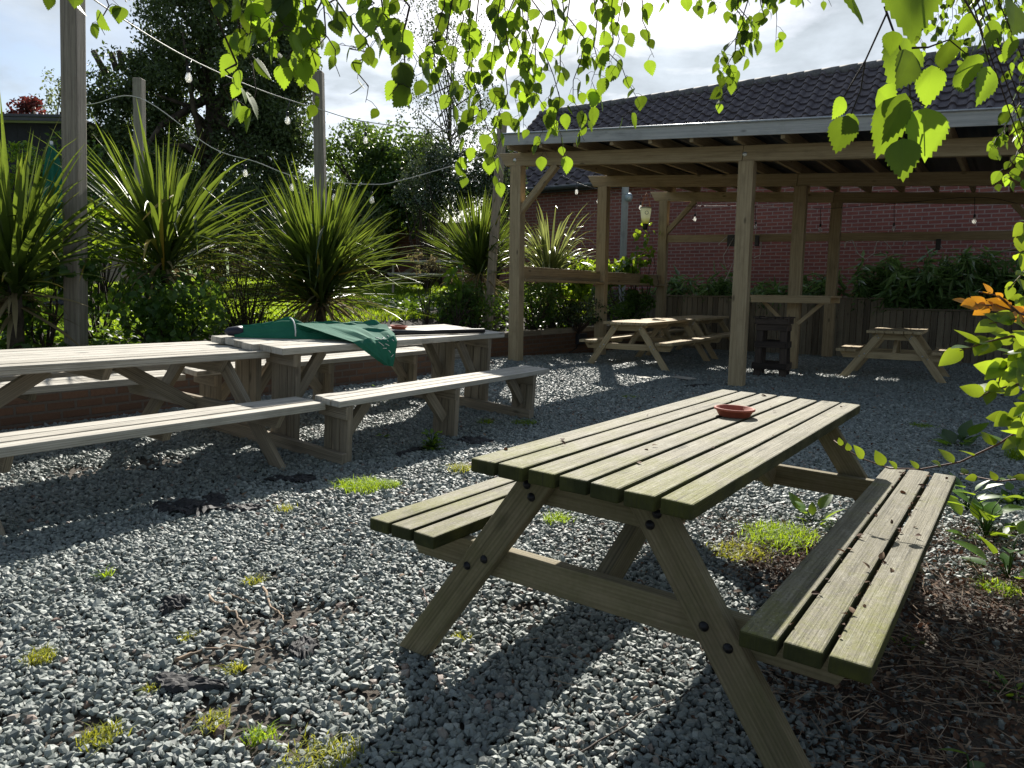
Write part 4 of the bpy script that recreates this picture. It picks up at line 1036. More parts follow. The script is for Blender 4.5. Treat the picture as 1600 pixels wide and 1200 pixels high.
# bamboo behind the fence
def bamboo(s_, x, hgt, label, seed, n=430, spread=.75):
    p = wq(x, s_); g = np.random.default_rng(seed); r = empty('bamboo_clump', (*p, .93), 0, label, 'bamboo', 'bamboo clumps behind the plank fence')
    mb = MB(); B = []; D = []
    for i in range(24):
        a = g.uniform(0, 2*PI); rr = g.uniform(0, .5)*spread; b0 = Vector((rr*math.cos(a), rr*math.sin(a), -.05)); top = b0+Vector((g.normal(0, .28), g.normal(0, .22)-.1, hgt*g.uniform(.55, 1.1)))
        mb.tube([b0, b0.lerp(top, .5)+Vector((0, 0, .05)), top], [.007, .006, .003], 5)
        for k in range(n//24):
            f_ = g.uniform(.15, 1.05); B.append(b0.lerp(top, f_)); D.append((g.normal(0, .7), g.normal(0, .7)-.15, g.normal(-.15, .4)))
    mb.build('canes', M_twig, r); B = np.array([tuple(q) for q in B]); D = norm(np.array(D))
    N = norm(np.array([0, 0, 1.])[None]+g.normal(0, .35, (len(B), 3)))
    v, f, t_ = leaves(B, D, N, g.uniform(.24, .40, len(B)), *LANCE, tone=np.clip(g.normal(.4, .22, len(B)), 0, 1)); npmesh('foliage', v, f, L_bamboo, r, t_)
for k, (s_, x, hg, lb) in enumerate(((3.5, 6.8, .75, 'low bamboo clump at the left end of the plank fence by the pergola corner'), (2.5, 6.75, .8, 'low bamboo clump behind the fence beyond the two long pergola tables'), (1.4, 6.8, .6, 'bamboo clump behind the fence just left of the front pergola post'),
        (.45, 6.75, .75, 'bamboo clump above the fence between the bar shelf and the pallet stool'), (-.75, 6.7, 1.05, 'bushy bamboo clump right of the rear pergola post'), (-1.5, 6.85, 1.15, 'tall bamboo clump above the left bench of the small picnic table'), (-2.3, 6.7, 1.2, 'tallest bamboo clump directly above the small picnic table'), (-3.1, 6.8, 1.1, 'dense bamboo clump above the right bench of the small picnic table'), (-4.0, 6.75, .95, 'dark bamboo clump behind the orange leaves'), (-4.9, 6.8, .9, 'dark bamboo clump behind the right-hand shrub'))):
    bamboo(s_, x, hg, lb, 40+k, n=440 if k < 4 else 1000)

# ------------------------------------------------------------------ trees beyond
def tree(name, base, crown, label, mat, leaf, seed, trunk=.18, cat='tree', limbs=10, tmpl=DIAM, barkm=None, stubs=None, dens=1.):
    """crown: list of (cx,cy,cz,rx,ry,rz,n,clumps,cr)"""
    r = empty(name, base, 0, label, cat); b = np.array(base); parts = []
    for i, (cx, cy, cz, rx, ry, rz, n, cl_, cr) in enumerate(crown):
        n = int(n*dens); cl_ = int(cl_*(1.6 if dens > 1 else 1))
        parts.append(blob(np.array([cx, cy, cz])-b, (rx, ry, rz), n, leaf, tmpl, seed+i, clumps=cl_, cr=cr, shell=.3))
    v, f, t_ = join(parts); npmesh('crown', v, f, mat, r, t_)
    g = np.random.default_rng(seed); mb = MB(); c0 = np.array(crown[0][:3])-b
    mid = Vector((c0[0]*.3, c0[1]*.3, c0[2]*.55)); mb.tube([Vector((0, 0, -.3)), Vector((.05, 0, c0[2]*.25)), mid, Vector(c0)], [trunk*1.3, trunk, trunk*.8, trunk*.35], 10); mb.build('trunk', barkm or M_bark, r)
    mb = MB()
    for i in range(limbs):
        c = crown[i % len(crown)]; d = norm(g.normal(size=3)); e = Vector(np.array(c[:3])-b+d*np.array(c[3:6])*.8); s0 = mid.lerp(Vector(c0), g.random()); m_ = s0.lerp(e, .5)+Vector(g.normal(0, .15, 3))
        mb.tube([s0, m_, e], [trunk*.4, trunk*.22, trunk*.06], 6)
    for (a, c_) in (stubs or []): mb.tube([Vector(a)-Vector(b), (Vector(a)+Vector(c_))/2-Vector(b), Vector(c_)-Vector(b)], [.085, .08, .075], 8)
    mb.build('limbs', barkm or M_bark, r); return r
def cw(u, v, y, rx, rz, ry=None, n=4000, cl=30, cr=.3): p = ony(u, v, y); return (p[0], p[1], p[2], rx, ry or rx*.8, rz, n, cl, cr)
b = gz(ony(330, 430, 20.)); 
tree('dark_tree', b, [cw(330, 150, 20.5, 2.7, 2.6, n=9000, cl=60, cr=.26), cw(340, 20, 20.8, 2.1, 2.2, n=6500, cl=45, cr=.26), cw(210, 195, 20., 1.35, 1.7, n=4600, cl=36, cr=.28), cw(420, 240, 20., 1.3, 2.0, n=5200, cl=36, cr=.3), cw(450, 120, 21., 1.0, 1.6, n=3200, cl=26, cr=.3), cw(300, -60, 21., 1.6, 1.4, n=3500, cl=30, cr=.28), cw(260, 290, 19.5, 1.8, 1.3, n=4600, cl=34, cr=.3), cw(420, 330, 19.5, 1.7, 1.2, n=4800, cl=34, cr=.32)],
     'big dark green tree with pruned stubs rising behind the poles', L_dark, .105, 60, .32, limbs=22, dens=2.6, stubs=[(ony(165, 115, 20.), ony(146, 80, 20.)), (ony(182, 110, 20), ony(174, 83, 20)), (ony(192, 108, 20), ony(186, 80, 20))])
b = gz(ony(600, 420, 23.5))
tree('ivy_tree', b, [cw(600, 265, 23.5, 2.15, 1.35, n=9000, cl=70, cr=.26), cw(560, 330, 23.3, 2.2, 1.1, n=5000, cl=36, cr=.34), cw(650, 300, 23.3, 1.2, 1.2, n=3400, cl=28, cr=.34), cw(560, 360, 23.2, 1.7, 1.2, n=4000, cl=36, cr=.34)], 'rounded ivy-covered tree with a sunlit top between the pole and the house', L_ivy, .125, 70, .25, limbs=12, dens=1.7)
b = gz(ony(702, 420, 21.5))
tree('thin_tree', b, [cw(705, 120, 21.5, 1.5, 2.6, n=2600, cl=70, cr=.2), cw(740, 200, 21.3, 1.0, 1.5, n=1500, cl=40, cr=.22), cw(680, 10, 21.6, 1.4, 1.5, n=1300, cl=44, cr=.2), cw(660, 190, 21.4, .7, 1.2, n=700, cl=30, cr=.2)], 'thin sparse tree with tiny leaves standing against the bright sky', L_glossy, .07, 80, .055, limbs=34)
b = (*ony(665, 400, 19.2)[:2], 1.2)
bush('flowering_bush', b, ony(690, 285, 19.2), (1.4, .8, .95), 8200, .085, DIAM, L_glossy, 'glossy pale-flowered bush hanging over the old brick wall', 90, clumps=46, cr=.26, stems=26, r0=.03, extra=[('blossom', L_blossom, 420, .07, DIAM)])
bush('flowering_bush', (*ony(770, 420, 19.4)[:2], 1.2), ony(775, 300, 19.4), (.95, .6, 1.5), 6200, .085, DIAM, L_glossy, 'dark glossy bush between the spiky cordyline and the pergola corner post', 91, clumps=36, cr=.26, stems=18, r0=.03, extra=[('blossom', L_blossom, 120, .06, DIAM)])
g0 = gw.matrix_world
bush('wall_ivy', (*ony(560, 400, 21)[:2], 1.3), ony(515, 365, 21.5), (1.8, .5, 1.35), 6500, .13, DIAM, L_dark, 'dark ivy filling the deep shade at the garden wall behind the broad cordyline', 92, clumps=46, cr=.3, stems=10)  # dark leaf mass put in where deep shade lies under the trees
bush('wall_ivy', (*ony(690, 400, 20.6)[:2], 1.3), ony(668, 345, 20.8), (.45, .3, .7), 1100, .10, DIAM, L_dark, 'dark ivy tongue hanging down the brick wall under the flowering bush', 93, clumps=16, cr=.34, stems=6)
tree('copper_tree', gz(ony(40, 430, 27.)), [cw(42, 185, 27., 1.0, .85, n=1500, cl=26, cr=.3)], 'dark red copper-leaved tree behind the black shed roof', L_red, .14, 95, .15)
tree('pale_tree', gz(ony(95, 430, 30.)), [cw(95, 175, 30., 1.0, 1.6, n=1100, cl=34, cr=.24)], 'pale thin tree right of the black shed', L_pale, .13, 96, .12)
bush('garden_hedge', gz(ony(160, 400, 16.)), ony(150, 300, 16.), (1.5, .7, 1.2), 3800, .10, DIAM, L_mid, 'sunlit garden hedge beyond the nearest grey pole', 97, clumps=40, cr=.26, cat='hedge')
bush('garden_hedge', gz(ony(20, 400, 15.)), ony(50, 285, 15.), (1.3, .7, .8), 2400, .09, DIAM, L_bright, 'pale leafy hedge in front of the black shed', 98, clumps=34, cr=.26, cat='hedge')
bush('garden_hedge', gz(ony(300, 420, 17.)), ony(300, 360, 17.5), (2.6, .8, 1.1), 6000, .11, DIAM, L_dark, 'dark hedge below the big tree behind the cordylines', 99, clumps=50, cr=.26, cat='hedge')
for k, (u, y, hh, ww, lb) in enumerate(((-60, 44, 5.5, 7, 'distant hedge far left behind the black shed'), (160, 46, 6, 8, 'distant hedge seen in the gap beside the nearest pole'), (520, 48, 6, 8, 'distant hedge behind the ivy-covered tree'))):
    p = ony(u, 420, y); bush('far_hedge', gz(p), (p[0], p[1], float(lawn_z(p[0], p[1]))+hh*.5), (ww, 2, hh*.6), 5000, .28, DIAM, L_dark, lb, 110+k, clumps=50, cr=.24, stems=6, cat='hedge', r0=.08)
# closed green parasol standing on the lawn
p = gz(ony(93, 420, 13.4)); r = empty('closed_parasol', p, R(20), 'closed green parasol standing upright behind the left cordyline', 'parasol')
top = ony(92, 226, 13.4)[2]-p[2]; mb = MB(); n = 36; V = []; prf = [(0, .025), (.1, .07), (.3, .13), (.55, .17), (.72, .11), (.8, .12), (1, .21)]
for i in range(22):
    t_ = i/21; rr = np.interp(t_, [a for a, _ in prf], [c for _, c in prf])
    for k in range(n): th = 2*PI*k/n; q = rr*(1+.28*math.sin(8*th+1.5*t_)); V.append((q*math.cos(th), q*math.sin(th), top-t_*1.75))
mb.add(V, [(i*n+k, (i+1)*n+k, (i+1)*n+(k+1) % n, i*n+(k+1) % n) for i in range(21) for k in range(n)], None, True); mb.build('canopy', M_green, r)
mb = MB(); mb.tube([(0, 0, 0), (0, 0, top+.06)], .025, 10); mb.build('pole', M_white, r)
mb = MB(); mb.lathe([(.001, .0), (.28, 0), (.28, .06), (.05, .09), (.045, .3), (.001, .3)], 24); mb.build('base', M_black, r)

# low leafy cover over the bed soil: one body
g = np.random.default_rng(150); n = 9000; u_ = g.uniform(1.5, 17, n); q_ = QW-.25-g.uniform(0, 1, n)**.8*2.0; k = ~((u_ > 6.6) & (u_ < 10.4) & ((q_ > QW-1.0) | (u_ < 9.3))); u_, q_ = u_[k], q_[k]; n = len(u_)
x_ = dU[0]*u_+dQ[0]*q_; y_ = dU[1]*u_+dQ[1]*q_; q_ = np.where(u_ < 7.3, q_+.7*g.random(n), q_); x_ = dU[0]*u_+dQ[0]*q_; y_ = dU[1]*u_+dQ[1]*q_; z_ = np.array([bank(a, b, c, d_) for a, b, c, d_ in zip(x_, y_, u_, q_)])+g.uniform(.02, .22, n)
v, f, tn = leaves(np.stack([x_, y_, z_], 1), norm(g.normal(size=(n, 3))*np.array([1, 1, .5])), norm(np.array([0, 0, 1.])+g.normal(0, .5, (n, 3))), g.uniform(.05, .12, n), *LF)
tag(npmesh('ground_cover', v, f, L_mid, tone=tn, smooth=True), 'low leafy ground cover over the soil of the raised bed', 'ground cover', kind='stuff')
# ------------------------------------------------------------------ lawn grass
def blades_flat(x, y, z, h, wd, g, lean=.45):
    n = len(x); a = g.uniform(0, 2*PI, n); ln = g.normal(0, lean, (n, 2)); h = h*g.uniform(.5, 1.3, n)
    s_ = np.stack([np.cos(a), np.sin(a), 0*a], 1)*(wd*g.uniform(.6, 1.3, n))[:, None]
    b = np.stack([x, y, z], 1); m_ = b+np.stack([ln[:, 0]*h*.4, ln[:, 1]*h*.4, h*.6], 1); t_ = b+np.stack([ln[:, 0]*h*1.1, ln[:, 1]*h*1.1, h*(1-.3*np.hypot(ln[:, 0], ln[:, 1]))], 1)
    V = np.stack([b-s_, b+s_, m_+s_*.75, m_-s_*.75, t_], 1).reshape(-1, 3)
    i = np.arange(n)[:, None]*5; F = np.concatenate([i+np.array([[0, 1, 2]]), i+np.array([[0, 2, 3]]), i+np.array([[3, 2, 4]])])
    tone = np.repeat(np.clip(g.normal(.42, .2, n), 0, 1), 5); tone[4::5] += .12
    return V, F, np.clip(tone, 0, 1)
g = np.random.default_rng(200)
n = 120000; yy = 8.5+16*g.random(n)**1.3; xx = g.uniform(-.78, .03, n)*yy; u_, q_ = touq(xx, yy); k = (q_ < QW-1.7) | ((u_ > 7.6) & (u_ < 9.9) & (q_ < QW-1.0)); xx, yy = xx[k], yy[k]
v, f, tn = blades_flat(xx, yy, np.array([bank(a, b, c, e_) for a, b, c, e_ in zip(xx, yy, *touq(xx, yy))])-.01, .085, .010, g)
tag(npmesh('lawn_grass', v, f, L_grass, tone=tn), 'short sunlit grass of the lawn beyond the bed', 'grass', kind='stuff')

# ------------------------------------------------------------------ tufts and weeds in the gravel
ALLG = []
def tuft(u, v, rad, n, h, label, seed, mat=None, cat='grass', name='grass_tuft', wd=.0028, lean=.75):
    p = onz(u, v); g = np.random.default_rng(seed); a = g.uniform(0, 2*PI, n); r_ = rad*np.sqrt(g.random(n)); cl = g.normal(0, rad*.25, (8, 2)); kk = g.integers(0, 8, n)
    x = r_*np.cos(a)+cl[kk, 0]; y = r_*np.sin(a)+cl[kk, 1]
    v_, f_, t_ = blades_flat(x, y, np.full(n, .004), h*(.62 if v > 880 else .85), wd*.8, g, lean)
    o = npmesh(name, v_, f_, mat or L_grass, tone=t_); o.location = (p[0], p[1], 0); return tag(o, label, cat, 'grass tufts growing through the gravel')
T = [(565, 765, .13, 900, .07, 'bright grass patch in the gravel before the long bench', L_grass), (605, 762, .07, 350, .06, 'small bright grass patch touching the larger one by the bench', L_grass), (60, 1034, .045, 170, .055, 'yellow-green tuft alone in the gravel at the lower left', L_grassy),
     (158, 1160, .045, 150, .06, 'yellowish tuft at the bottom left between bare patches', L_grassy), (335, 1135, .04, 120, .05, 'yellowish tuft beside exposed soil at the bottom', L_grassy), (410, 1157, .035, 110, .05, 'low green tuft rightmost along the bottom gravel', L_grass), (365, 1050, .03, 90, .045, 'small tuft right of the flat black membrane strip', L_grassy), (240, 1079, .022, 60, .04, 'tiny tuft against the flat black membrane strip', L_grassy),
     (395, 913, .04, 100, .05, 'pale tuft above the bare sticks in the gravel', L_grassy), (870, 816, .06, 220, .06, 'green tuft seen under the mossy table, right of its left bench', L_grass), (720, 737, .07, 200, .07, 'sparse dry tuft just behind the mossy table corner', L_grassy), (1215, 845, .17, 900, .075, 'grass clump between the mossy table and its right bench', L_grass), (1150, 868, .12, 500, .05, 'straw-coloured moss and grass under the mossy table', L_grassy),
     (985, 622, .10, 260, .04, 'thin dark grass patch in the gravel before the pergola', L_grass), (820, 664, .10, 260, .06, 'green tuft at the right foot of the long bench', L_grass), (760, 665, .06, 200, .08, 'bright tuft under the right half of the long bench', L_grass), (75, 742, .08, 180, .06, 'weedy tuft in the lit strip under the left table bench', L_grassy), (240, 712, .07, 150, .07, 'shaded tuft behind the left table bench', L_grass), (1440, 668, .09, 220, .05, 'shaded tuft in the gravel right of the mossy table', L_grass),
     (445, 800, .05, 90, .05, 'small yellowish tuft near the folded black membrane', L_grassy), (165, 905, .02, 30, .09, 'few upright green blades in the lower left gravel', L_grass), (720, 1000, .035, 90, .03, 'mossy pale tuft right of the left table leg', L_grassy), (500, 1195, .10, 350, .05, 'straw-like grass at the bottom edge of the picture', L_grassy), (290, 1000, .03, 60, .04, 'small greyish tuft above the soil patch', L_grassy),
     (1560, 925, .07, 260, .07, 'grass tuft at the right edge below the broad weeds', L_grass), (1590, 720, .06, 150, .2, 'tall grass blades at the right edge', L_grass)]
for i, (u, v, rd, nn, hh, lb, mt) in enumerate(T): tuft(u, v, rd, nn, hh, lb, 300+i, mt)
def weed(u, v, rad, hgt, n, size, label, seed, mat=None, tm=None, stem=True, name='weed', cat='weed'):
    p = onz(u, v); g = np.random.default_rng(seed); r = empty(name, (p[0], p[1], 0), 0, label, cat, None); B = []; D = []; N = []
    mb = MB()
    for i in range(n):
        a = 2*PI*i*.382+g.normal(0, .25); f_ = (i+.5)/n; z = hgt*g.uniform(.05, 1.)*(.35+.65*f_); rr = rad*g.uniform(.12, .55)
        b = np.array([rr*math.cos(a), rr*math.sin(a), z]); el = g.uniform(.05, .9)
        mb.tube([(0, 0, 0), (b[0]*.4, b[1]*.4, z*.75), tuple(b)], [.0035, .003, .002], 5)
        B.append(b); D.append((math.cos(a)*math.cos(el), math.sin(a)*math.cos(el), math.sin(el))); N.append((-math.cos(a)*math.sin(el), -math.sin(a)*math.sin(el), math.cos(el)))
    if stem: mb.build('stalks', L_mid, r)
    N = norm(np.array(N)+g.normal(0, .25, (n, 3))); v_, f_, t_ = leaves(np.array(B), np.array(D), N, size*g.uniform(.55, 1.2, n), *(tm or LF)); npmesh('leaves', v_, f_, mat or L_bright, r, t_, smooth=True); return r
DOCK = (OVATE[0]*np.array([1, .62, 1.6]), OVATE[1])
weed(675, 705, .13, .17, 110, .045, 'bushy bright green weed in the shaded gravel by the long bench', 401)
weed(590, 640, .08, .32, 34, .06, 'tall upright weed growing between the long bench and table', 402)
weed(588, 600, .12, .34, 30, .09, 'leafy weed between the long table and its front bench', 403)
weed(600, 690, .08, .08, 14, .05, 'low yellow-green weed beside the left bench leg', 404)
weed(1268, 818, .16, .16, 11, .13, 'broad-leaved dock plant between table and right bench', 405, tm=DOCK)
weed(1540, 842, .24, .30, 22, .15, 'large broad-leaved weed right of the bench end', 406, tm=DOCK)
weed(1510, 800, .16, .22, 16, .11, 'grey-green weed touching the far end of the right bench', 407, tm=DOCK, mat=L_mid)
weed(1575, 905, .20, .22, 9, .19, 'yellow-lit dock plant at the right edge', 408, tm=DOCK)
weed(1500, 700, .25, .14, 12, .20, 'dark dock plant in the shade above the right bench', 409, tm=DOCK, mat=L_mid)
weed(1585, 790, .2, .16, 24, .08, 'small leafy weed cut by the right edge', 410)
weed(1410, 1010, .10, .03, 14, .03, 'tiny creeping weed in the leaf litter', 411)
weed(1570, 1085, .10, .05, 16, .03, 'small creeping weed on the brown litter at the lower right', 412)
weed(1512, 1215, .04, .12, 3, .075, 'single pointed leaf rising at the bottom edge of the litter', 413, tm=DOCK, mat=L_mid)
weed(705, 568, .12, .12, 14, .10, 'pale weed on the steps behind the long table', 414)

# ------------------------------------------------------------------ scraps of weed membrane, sticks, board scraps
def scrap(u0, v0, u1, v1, wd, label, seed, amp=.02, name='membrane_scrap', mat=None):
    a = onz(u0, v0); b = onz(u1, v1); g = np.random.default_rng(seed); c = (a+b)/2; d = b-a; L = np.linalg.norm(d); d = d/L; s_ = np.array([-d[1], d[0], 0]); nu, nv = 26, 12; V = []
    ph = g.uniform(0, 6, 8); e0 = g.normal(0, .06, nu+1); e1 = g.normal(0, .06, nu+1); f0 = g.normal(0, .03, nv+1); f1 = g.normal(0, .03, nv+1)
    for j in range(nv+1):
        for i in range(nu+1):
            k, m_ = i/nu-.5, j/nv-.5
            x = (k+(f0[j]*(.5-k)+f1[j]*(k+.5)))*L; wl_ = wd*(1+.25*math.sin(6*k+ph[0])-.45*abs(2*k)**3); y = (m_+e0[i]*(.5-m_)+e1[i]*(m_+.5))*wl_+.10*wd*math.sin(5*k+ph[4])
            fold = abs(((2.3*k+1.1*m_+ph[1]) % 1.)-.5)*2-.4; cr = abs(((5.1*k-2.3*m_+ph[2]) % 1.)-.5)*2-.5
            z = .026+amp*(.75*fold+.35*cr)+.004*math.sin(23*k+ph[3])*math.sin(17*m_)
            edge = max(abs(2*k), abs(2*m_)); z -= .012*max(0, edge-.8)/.2
            V.append(np.array([0, 0, max(.008, z)])+d*x+s_*y)
    mb = MB(); mb.add(V, [(j*(nu+1)+i, j*(nu+1)+i+1, (j+1)*(nu+1)+i+1, (j+1)*(nu+1)+i) for j in range(nv) for i in range(nu)], None, False)
    o = mb.build(name, mat or M_fabric); o.location = (c[0], c[1], float(zg(c[0], c[1]))); sm = o.modifiers.new('thickness', 'SOLIDIFY'); sm.thickness = .003; return tag(o, label, 'membrane scrap', 'scraps of black weed membrane')
scrap(240, 798, 352, 790, .30, 'large folded black membrane scrap in the shaded gravel band', 501, .035); scrap(345, 800, 415, 796, .10, 'thin black membrane end trailing right of the folded one', 502, .012)
scrap(240, 1066, 350, 1082, .075, 'flat black membrane strip lying in the sunlit gravel', 503, .006); scrap(252, 965, 285, 938, .09, 'small upturned black membrane piece in the gravel', 504, .022)
scrap(415, 753, 490, 752, .16, 'black membrane scrap by the left table leg', 505, .015); scrap(715, 690, 770, 692, .22, 'black membrane scrap under the long bench', 506, .015); scrap(450, 1022, 500, 1015, .12, 'crumpled membrane scrap among the bare sticks', 507, .012); scrap(620, 715, 660, 703, .08, 'membrane sliver beside the bushy bright weed', 508, .008)
scrap(1068, 606, 1110, 603, .14, 'dark membrane scrap in the gravel before the pale pergola tables', 509, .01)
def stick(pts, r_, label, name='bare_stick', mat=None, z=.022):
    P = [onz(u, v)+np.array([0, 0, z]) for u, v in pts]; mb = MB(); g_ = np.random.default_rng(len(label)); Q = []
    for i in range(len(P)-1):
        for k in range(5): Q.append(P[i]+(P[i+1]-P[i])*k/5+np.array([*g_.normal(0, .006, 2), abs(g_.normal(0, .004))-.008]))
    P = Q+[P[-1]]; n = len(P); mb.tube(P, [r_*.8*(1-.65*i/(n-1))*g_.uniform(.8, 1.15) for i in range(n)], 6); return tag(mb.build(name, mat or M_stickpale), label, 'stick', 'sticks lying on the gravel')
stick([(326, 936), (352, 955), (372, 972), (385, 990)], .009, 'forked pale stick among the gravel, left of three')
stick([(412, 925), (425, 955), (440, 968), (453, 980)], .008, 'pale stick right of the forked one')
stick([(275, 1038), (320, 1022), (360, 1018), (425, 1024)], .008, 'long brown root-like stick lying across the bare soil')
stick([(340, 933), (375, 940), (400, 952)], .006, 'thin stick above the forked one')
stick([(890, 1195), (960, 1150), (1040, 1105), (1150, 1060)], .004, 'long thin twig near the bottom in front of the mossy table', 'twig', M_twig)
stick([(1440, 1043), (1500, 1044), (1560, 1050), (1620, 1054)], .006, 'straight bare twig on the litter at the lower right', 'twig', M_stickpale)
stick([(1548, 1056), (1560, 1100), (1575, 1125), (1600, 1142)], .005, 'bent pale twig at the lower right edge', 'twig', M_stickpale)
stick([(1510, 1175), (1513, 1130), (1505, 1090)], .004, 'short twig above the single pointed leaf', 'twig', M_stickpale)
stick([(660, 925), (668, 945), (672, 965)], .004, 'short thin twig left of the left table leg', 'twig', M_twigred)
for (u0, v0, u1, v1, lb) in ((925, 590, 958, 593, 'flat pale board scrap on the gravel before the pergola'), (1000, 594, 1012, 596, 'tiny board scrap on the gravel between the others'), (1055, 593, 1082, 597, 'thin flat board scrap before the pale pergola table')):
    a = onz(u0, v0); b = onz(u1, v1); mb = MB(); mb.bar((a[0], a[1], .045), (b[0], b[1], .045), .16, .016); tag(mb.build('board_scrap', W_grey, None, .003), lb, 'board scrap', 'flat board scraps')

# leaf litter and fine twigs over the ground: one body
g = np.random.default_rng(600); n = 52000; yy = g.uniform(1.2, 4.6, n); xx = g.uniform(-.6, 3.4, n)
lf = litter_f(xx, yy)*.95+.05*np.clip((xx-.0)/.6, 0, 1)*(yy < 4.2)
k = g.random(n) < lf; xx, yy = xx[k], yy[k]; n = len(xx)
P = np.stack([xx, yy, .008+.022*g.random(n)], 1); N = norm(np.array([0, 0, 1.])+g.normal(0, .45, (n, 3))); D = norm(np.cross(N, rdir(n)))
LIT = (OVATE[0]*np.array([1, .75, 2.2]), OVATE[1])
v, f, tn = leaves(P, D, N, g.uniform(.009, .028, n), *LIT, tone=np.clip(g.beta(1.3, 2.2, n), 0, 1)); tag(npmesh('leaf_litter', v, f, L_litter, tone=tn), 'brown fallen leaves and fragments over the ground by the right bench', 'leaf litter', kind='stuff')
n = 9000; yy = g.uniform(1.3, 4.4, n); xx = g.uniform(-.2, 3.2, n); k = g.random(n) < (litter_f(xx, yy)*.9+.03*(xx > .1)); xx, yy = xx[k], yy[k]; n = len(xx)
a = g.uniform(0, 2*PI, n); L_ = g.uniform(.02, .12, n); d = np.stack([np.cos(a)*L_, np.sin(a)*L_, g.normal(0, .012, n)], 1); b = np.stack([xx, yy, g.uniform(.018, .04, n)], 1); s_ = np.stack([-np.sin(a), np.cos(a), 0*a], 1)*.0013; up = np.array([0, 0, .0022])
V = np.stack([b-s_, b+s_, b+up, b+d-s_*.6, b+d+s_*.6, b+d+up*.6], 1).reshape(-1, 3); i = np.arange(n)[:, None]*6
F = np.concatenate([i+np.array([q]) for q in ((0, 1, 4, 3), (1, 2, 5, 4), (2, 0, 3, 5))]); tag(npmesh('twig_litter', V, F, M_stickpale), 'fine dead twigs scattered over the ground by the right bench', 'twig litter', kind='stuff')
n = 2600; uu = g.uniform(2.2, 17, n); qq = g.uniform(-7., 3.5, n); xx, yy = dU[0]*uu+dQ[0]*qq, dU[1]*uu+dQ[1]*qq; P = np.stack([xx, yy, .02+.02*g.random(n)], 1); N = norm(np.array([0, 0, 1.])+g.normal(0, .4, (n, 3))); D = norm(np.cross(N, rdir(n)))
v, f, tn = leaves(P, D, N, g.uniform(.014, .04, n), *LIT); tag(npmesh('scattered_leaves', v, f, L_litter, tone=tn), 'odd dry leaf fragments scattered over the gravel', 'leaf litter', kind='stuff')
# crumbs on the near table and bench
mbp = []
for (X, Y, Z_) in [(g.uniform(-1.0, 1.0), g.uniform(-.34, .34), .752) for _ in range(16)]+[(g.uniform(-1.0, 1.0), g.choice([-.472-.098, -.472-.198])+g.normal(0, .006), .478) for _ in range(46)]+[(g.uniform(-1.0, 1.0), g.uniform(-.75, -.49), .479) for _ in range(14)]:
    mbp.append(tuple(NEAR @ Vector((X, Y, Z_+.003))))
n = len(mbp); N = norm(np.array([0, 0, 1.])+g.normal(0, .5, (n, 3))); D = norm(np.cross(N, rdir(n))); v, f, tn = leaves(np.array(mbp), D, N, g.uniform(.012, .03, n), *LIT)
tag(npmesh('leaf_crumbs', v, f, L_litter, tone=tn), 'dry leaf crumbs lying on the mossy table and right bench', 'leaf litter', kind='stuff')

# ------------------------------------------------------------------ birch overhead: trunk outside the picture, limbs arching over, hanging twigs
TB = np.array([2.7, -1.2, 0.])
bt = empty('birch_tree', TB, 0, 'birch whose hanging leafy twigs frame the top of the picture', 'tree')
g = np.random.default_rng(700)
BB, BD, BN, BS = [], [], [], []; tw = MB(); tops = []
def strand(pts, D, n, size, side=0.03, d2=None):
    """hanging twig through picture points at depth D, leaves on short stalks along it"""
    m = len(pts); P = [Vector(ony(u, v, D+(d2-D)*i/(m-1) if d2 else D+g.normal(0, .03))) for i, (u, v) in enumerate(pts)]
    Q = []
    for i in range(m-1):
        for k in range(3): Q.append(P[i].lerp(P[i+1], k/3)+(Vector((g.normal(0, .014), g.normal(0, .014), 0)) if (i or k) else Vector((0, 0, 0))))
    P = Q+[P[-1]+Vector((g.normal(0, .015), 0, 0))]; m = len(P)
    tw.tube([p-Vector(TB) for p in P], [.0022-.0016*i/(m-1) for i in range(m)], 5)
    tops.append(P[0]); seg = [(P[i+1]-P[i]).length for i in range(m-1)]; tot = sum(seg)
    for k in range(n):
        s_ = tot*(.02+.98*(k+g.uniform(0, .8))/n); i = 0
        while i < m-2 and s_ > seg[i]: s_ -= seg[i]; i += 1
        b = P[i].lerp(P[i+1], min(1, s_/seg[i])); az = g.uniform(0, 2*PI)
        e = b+Vector((math.cos(az)*side*g.uniform(.3, 1.1), math.sin(az)*side*g.uniform(.3, 1.1), -g.uniform(.0, .018)))
        tw.tube([b-Vector(TB), (b+e)/2+Vector((0, 0, .004))-Vector(TB), e-Vector(TB)], .0007, 3, cap=False)
        dd = np.array([g.normal(0, .42), g.normal(0, .42), -1.]); BB.append(tuple(e)); BD.append(dd)
        fa = g.normal(0, 1.0); BN.append((math.sin(fa)+g.normal(0, .2), -math.cos(fa)+g.normal(0, .2), g.normal(0, .3))); BS.append(size*g.uniform(.62, 1.12))
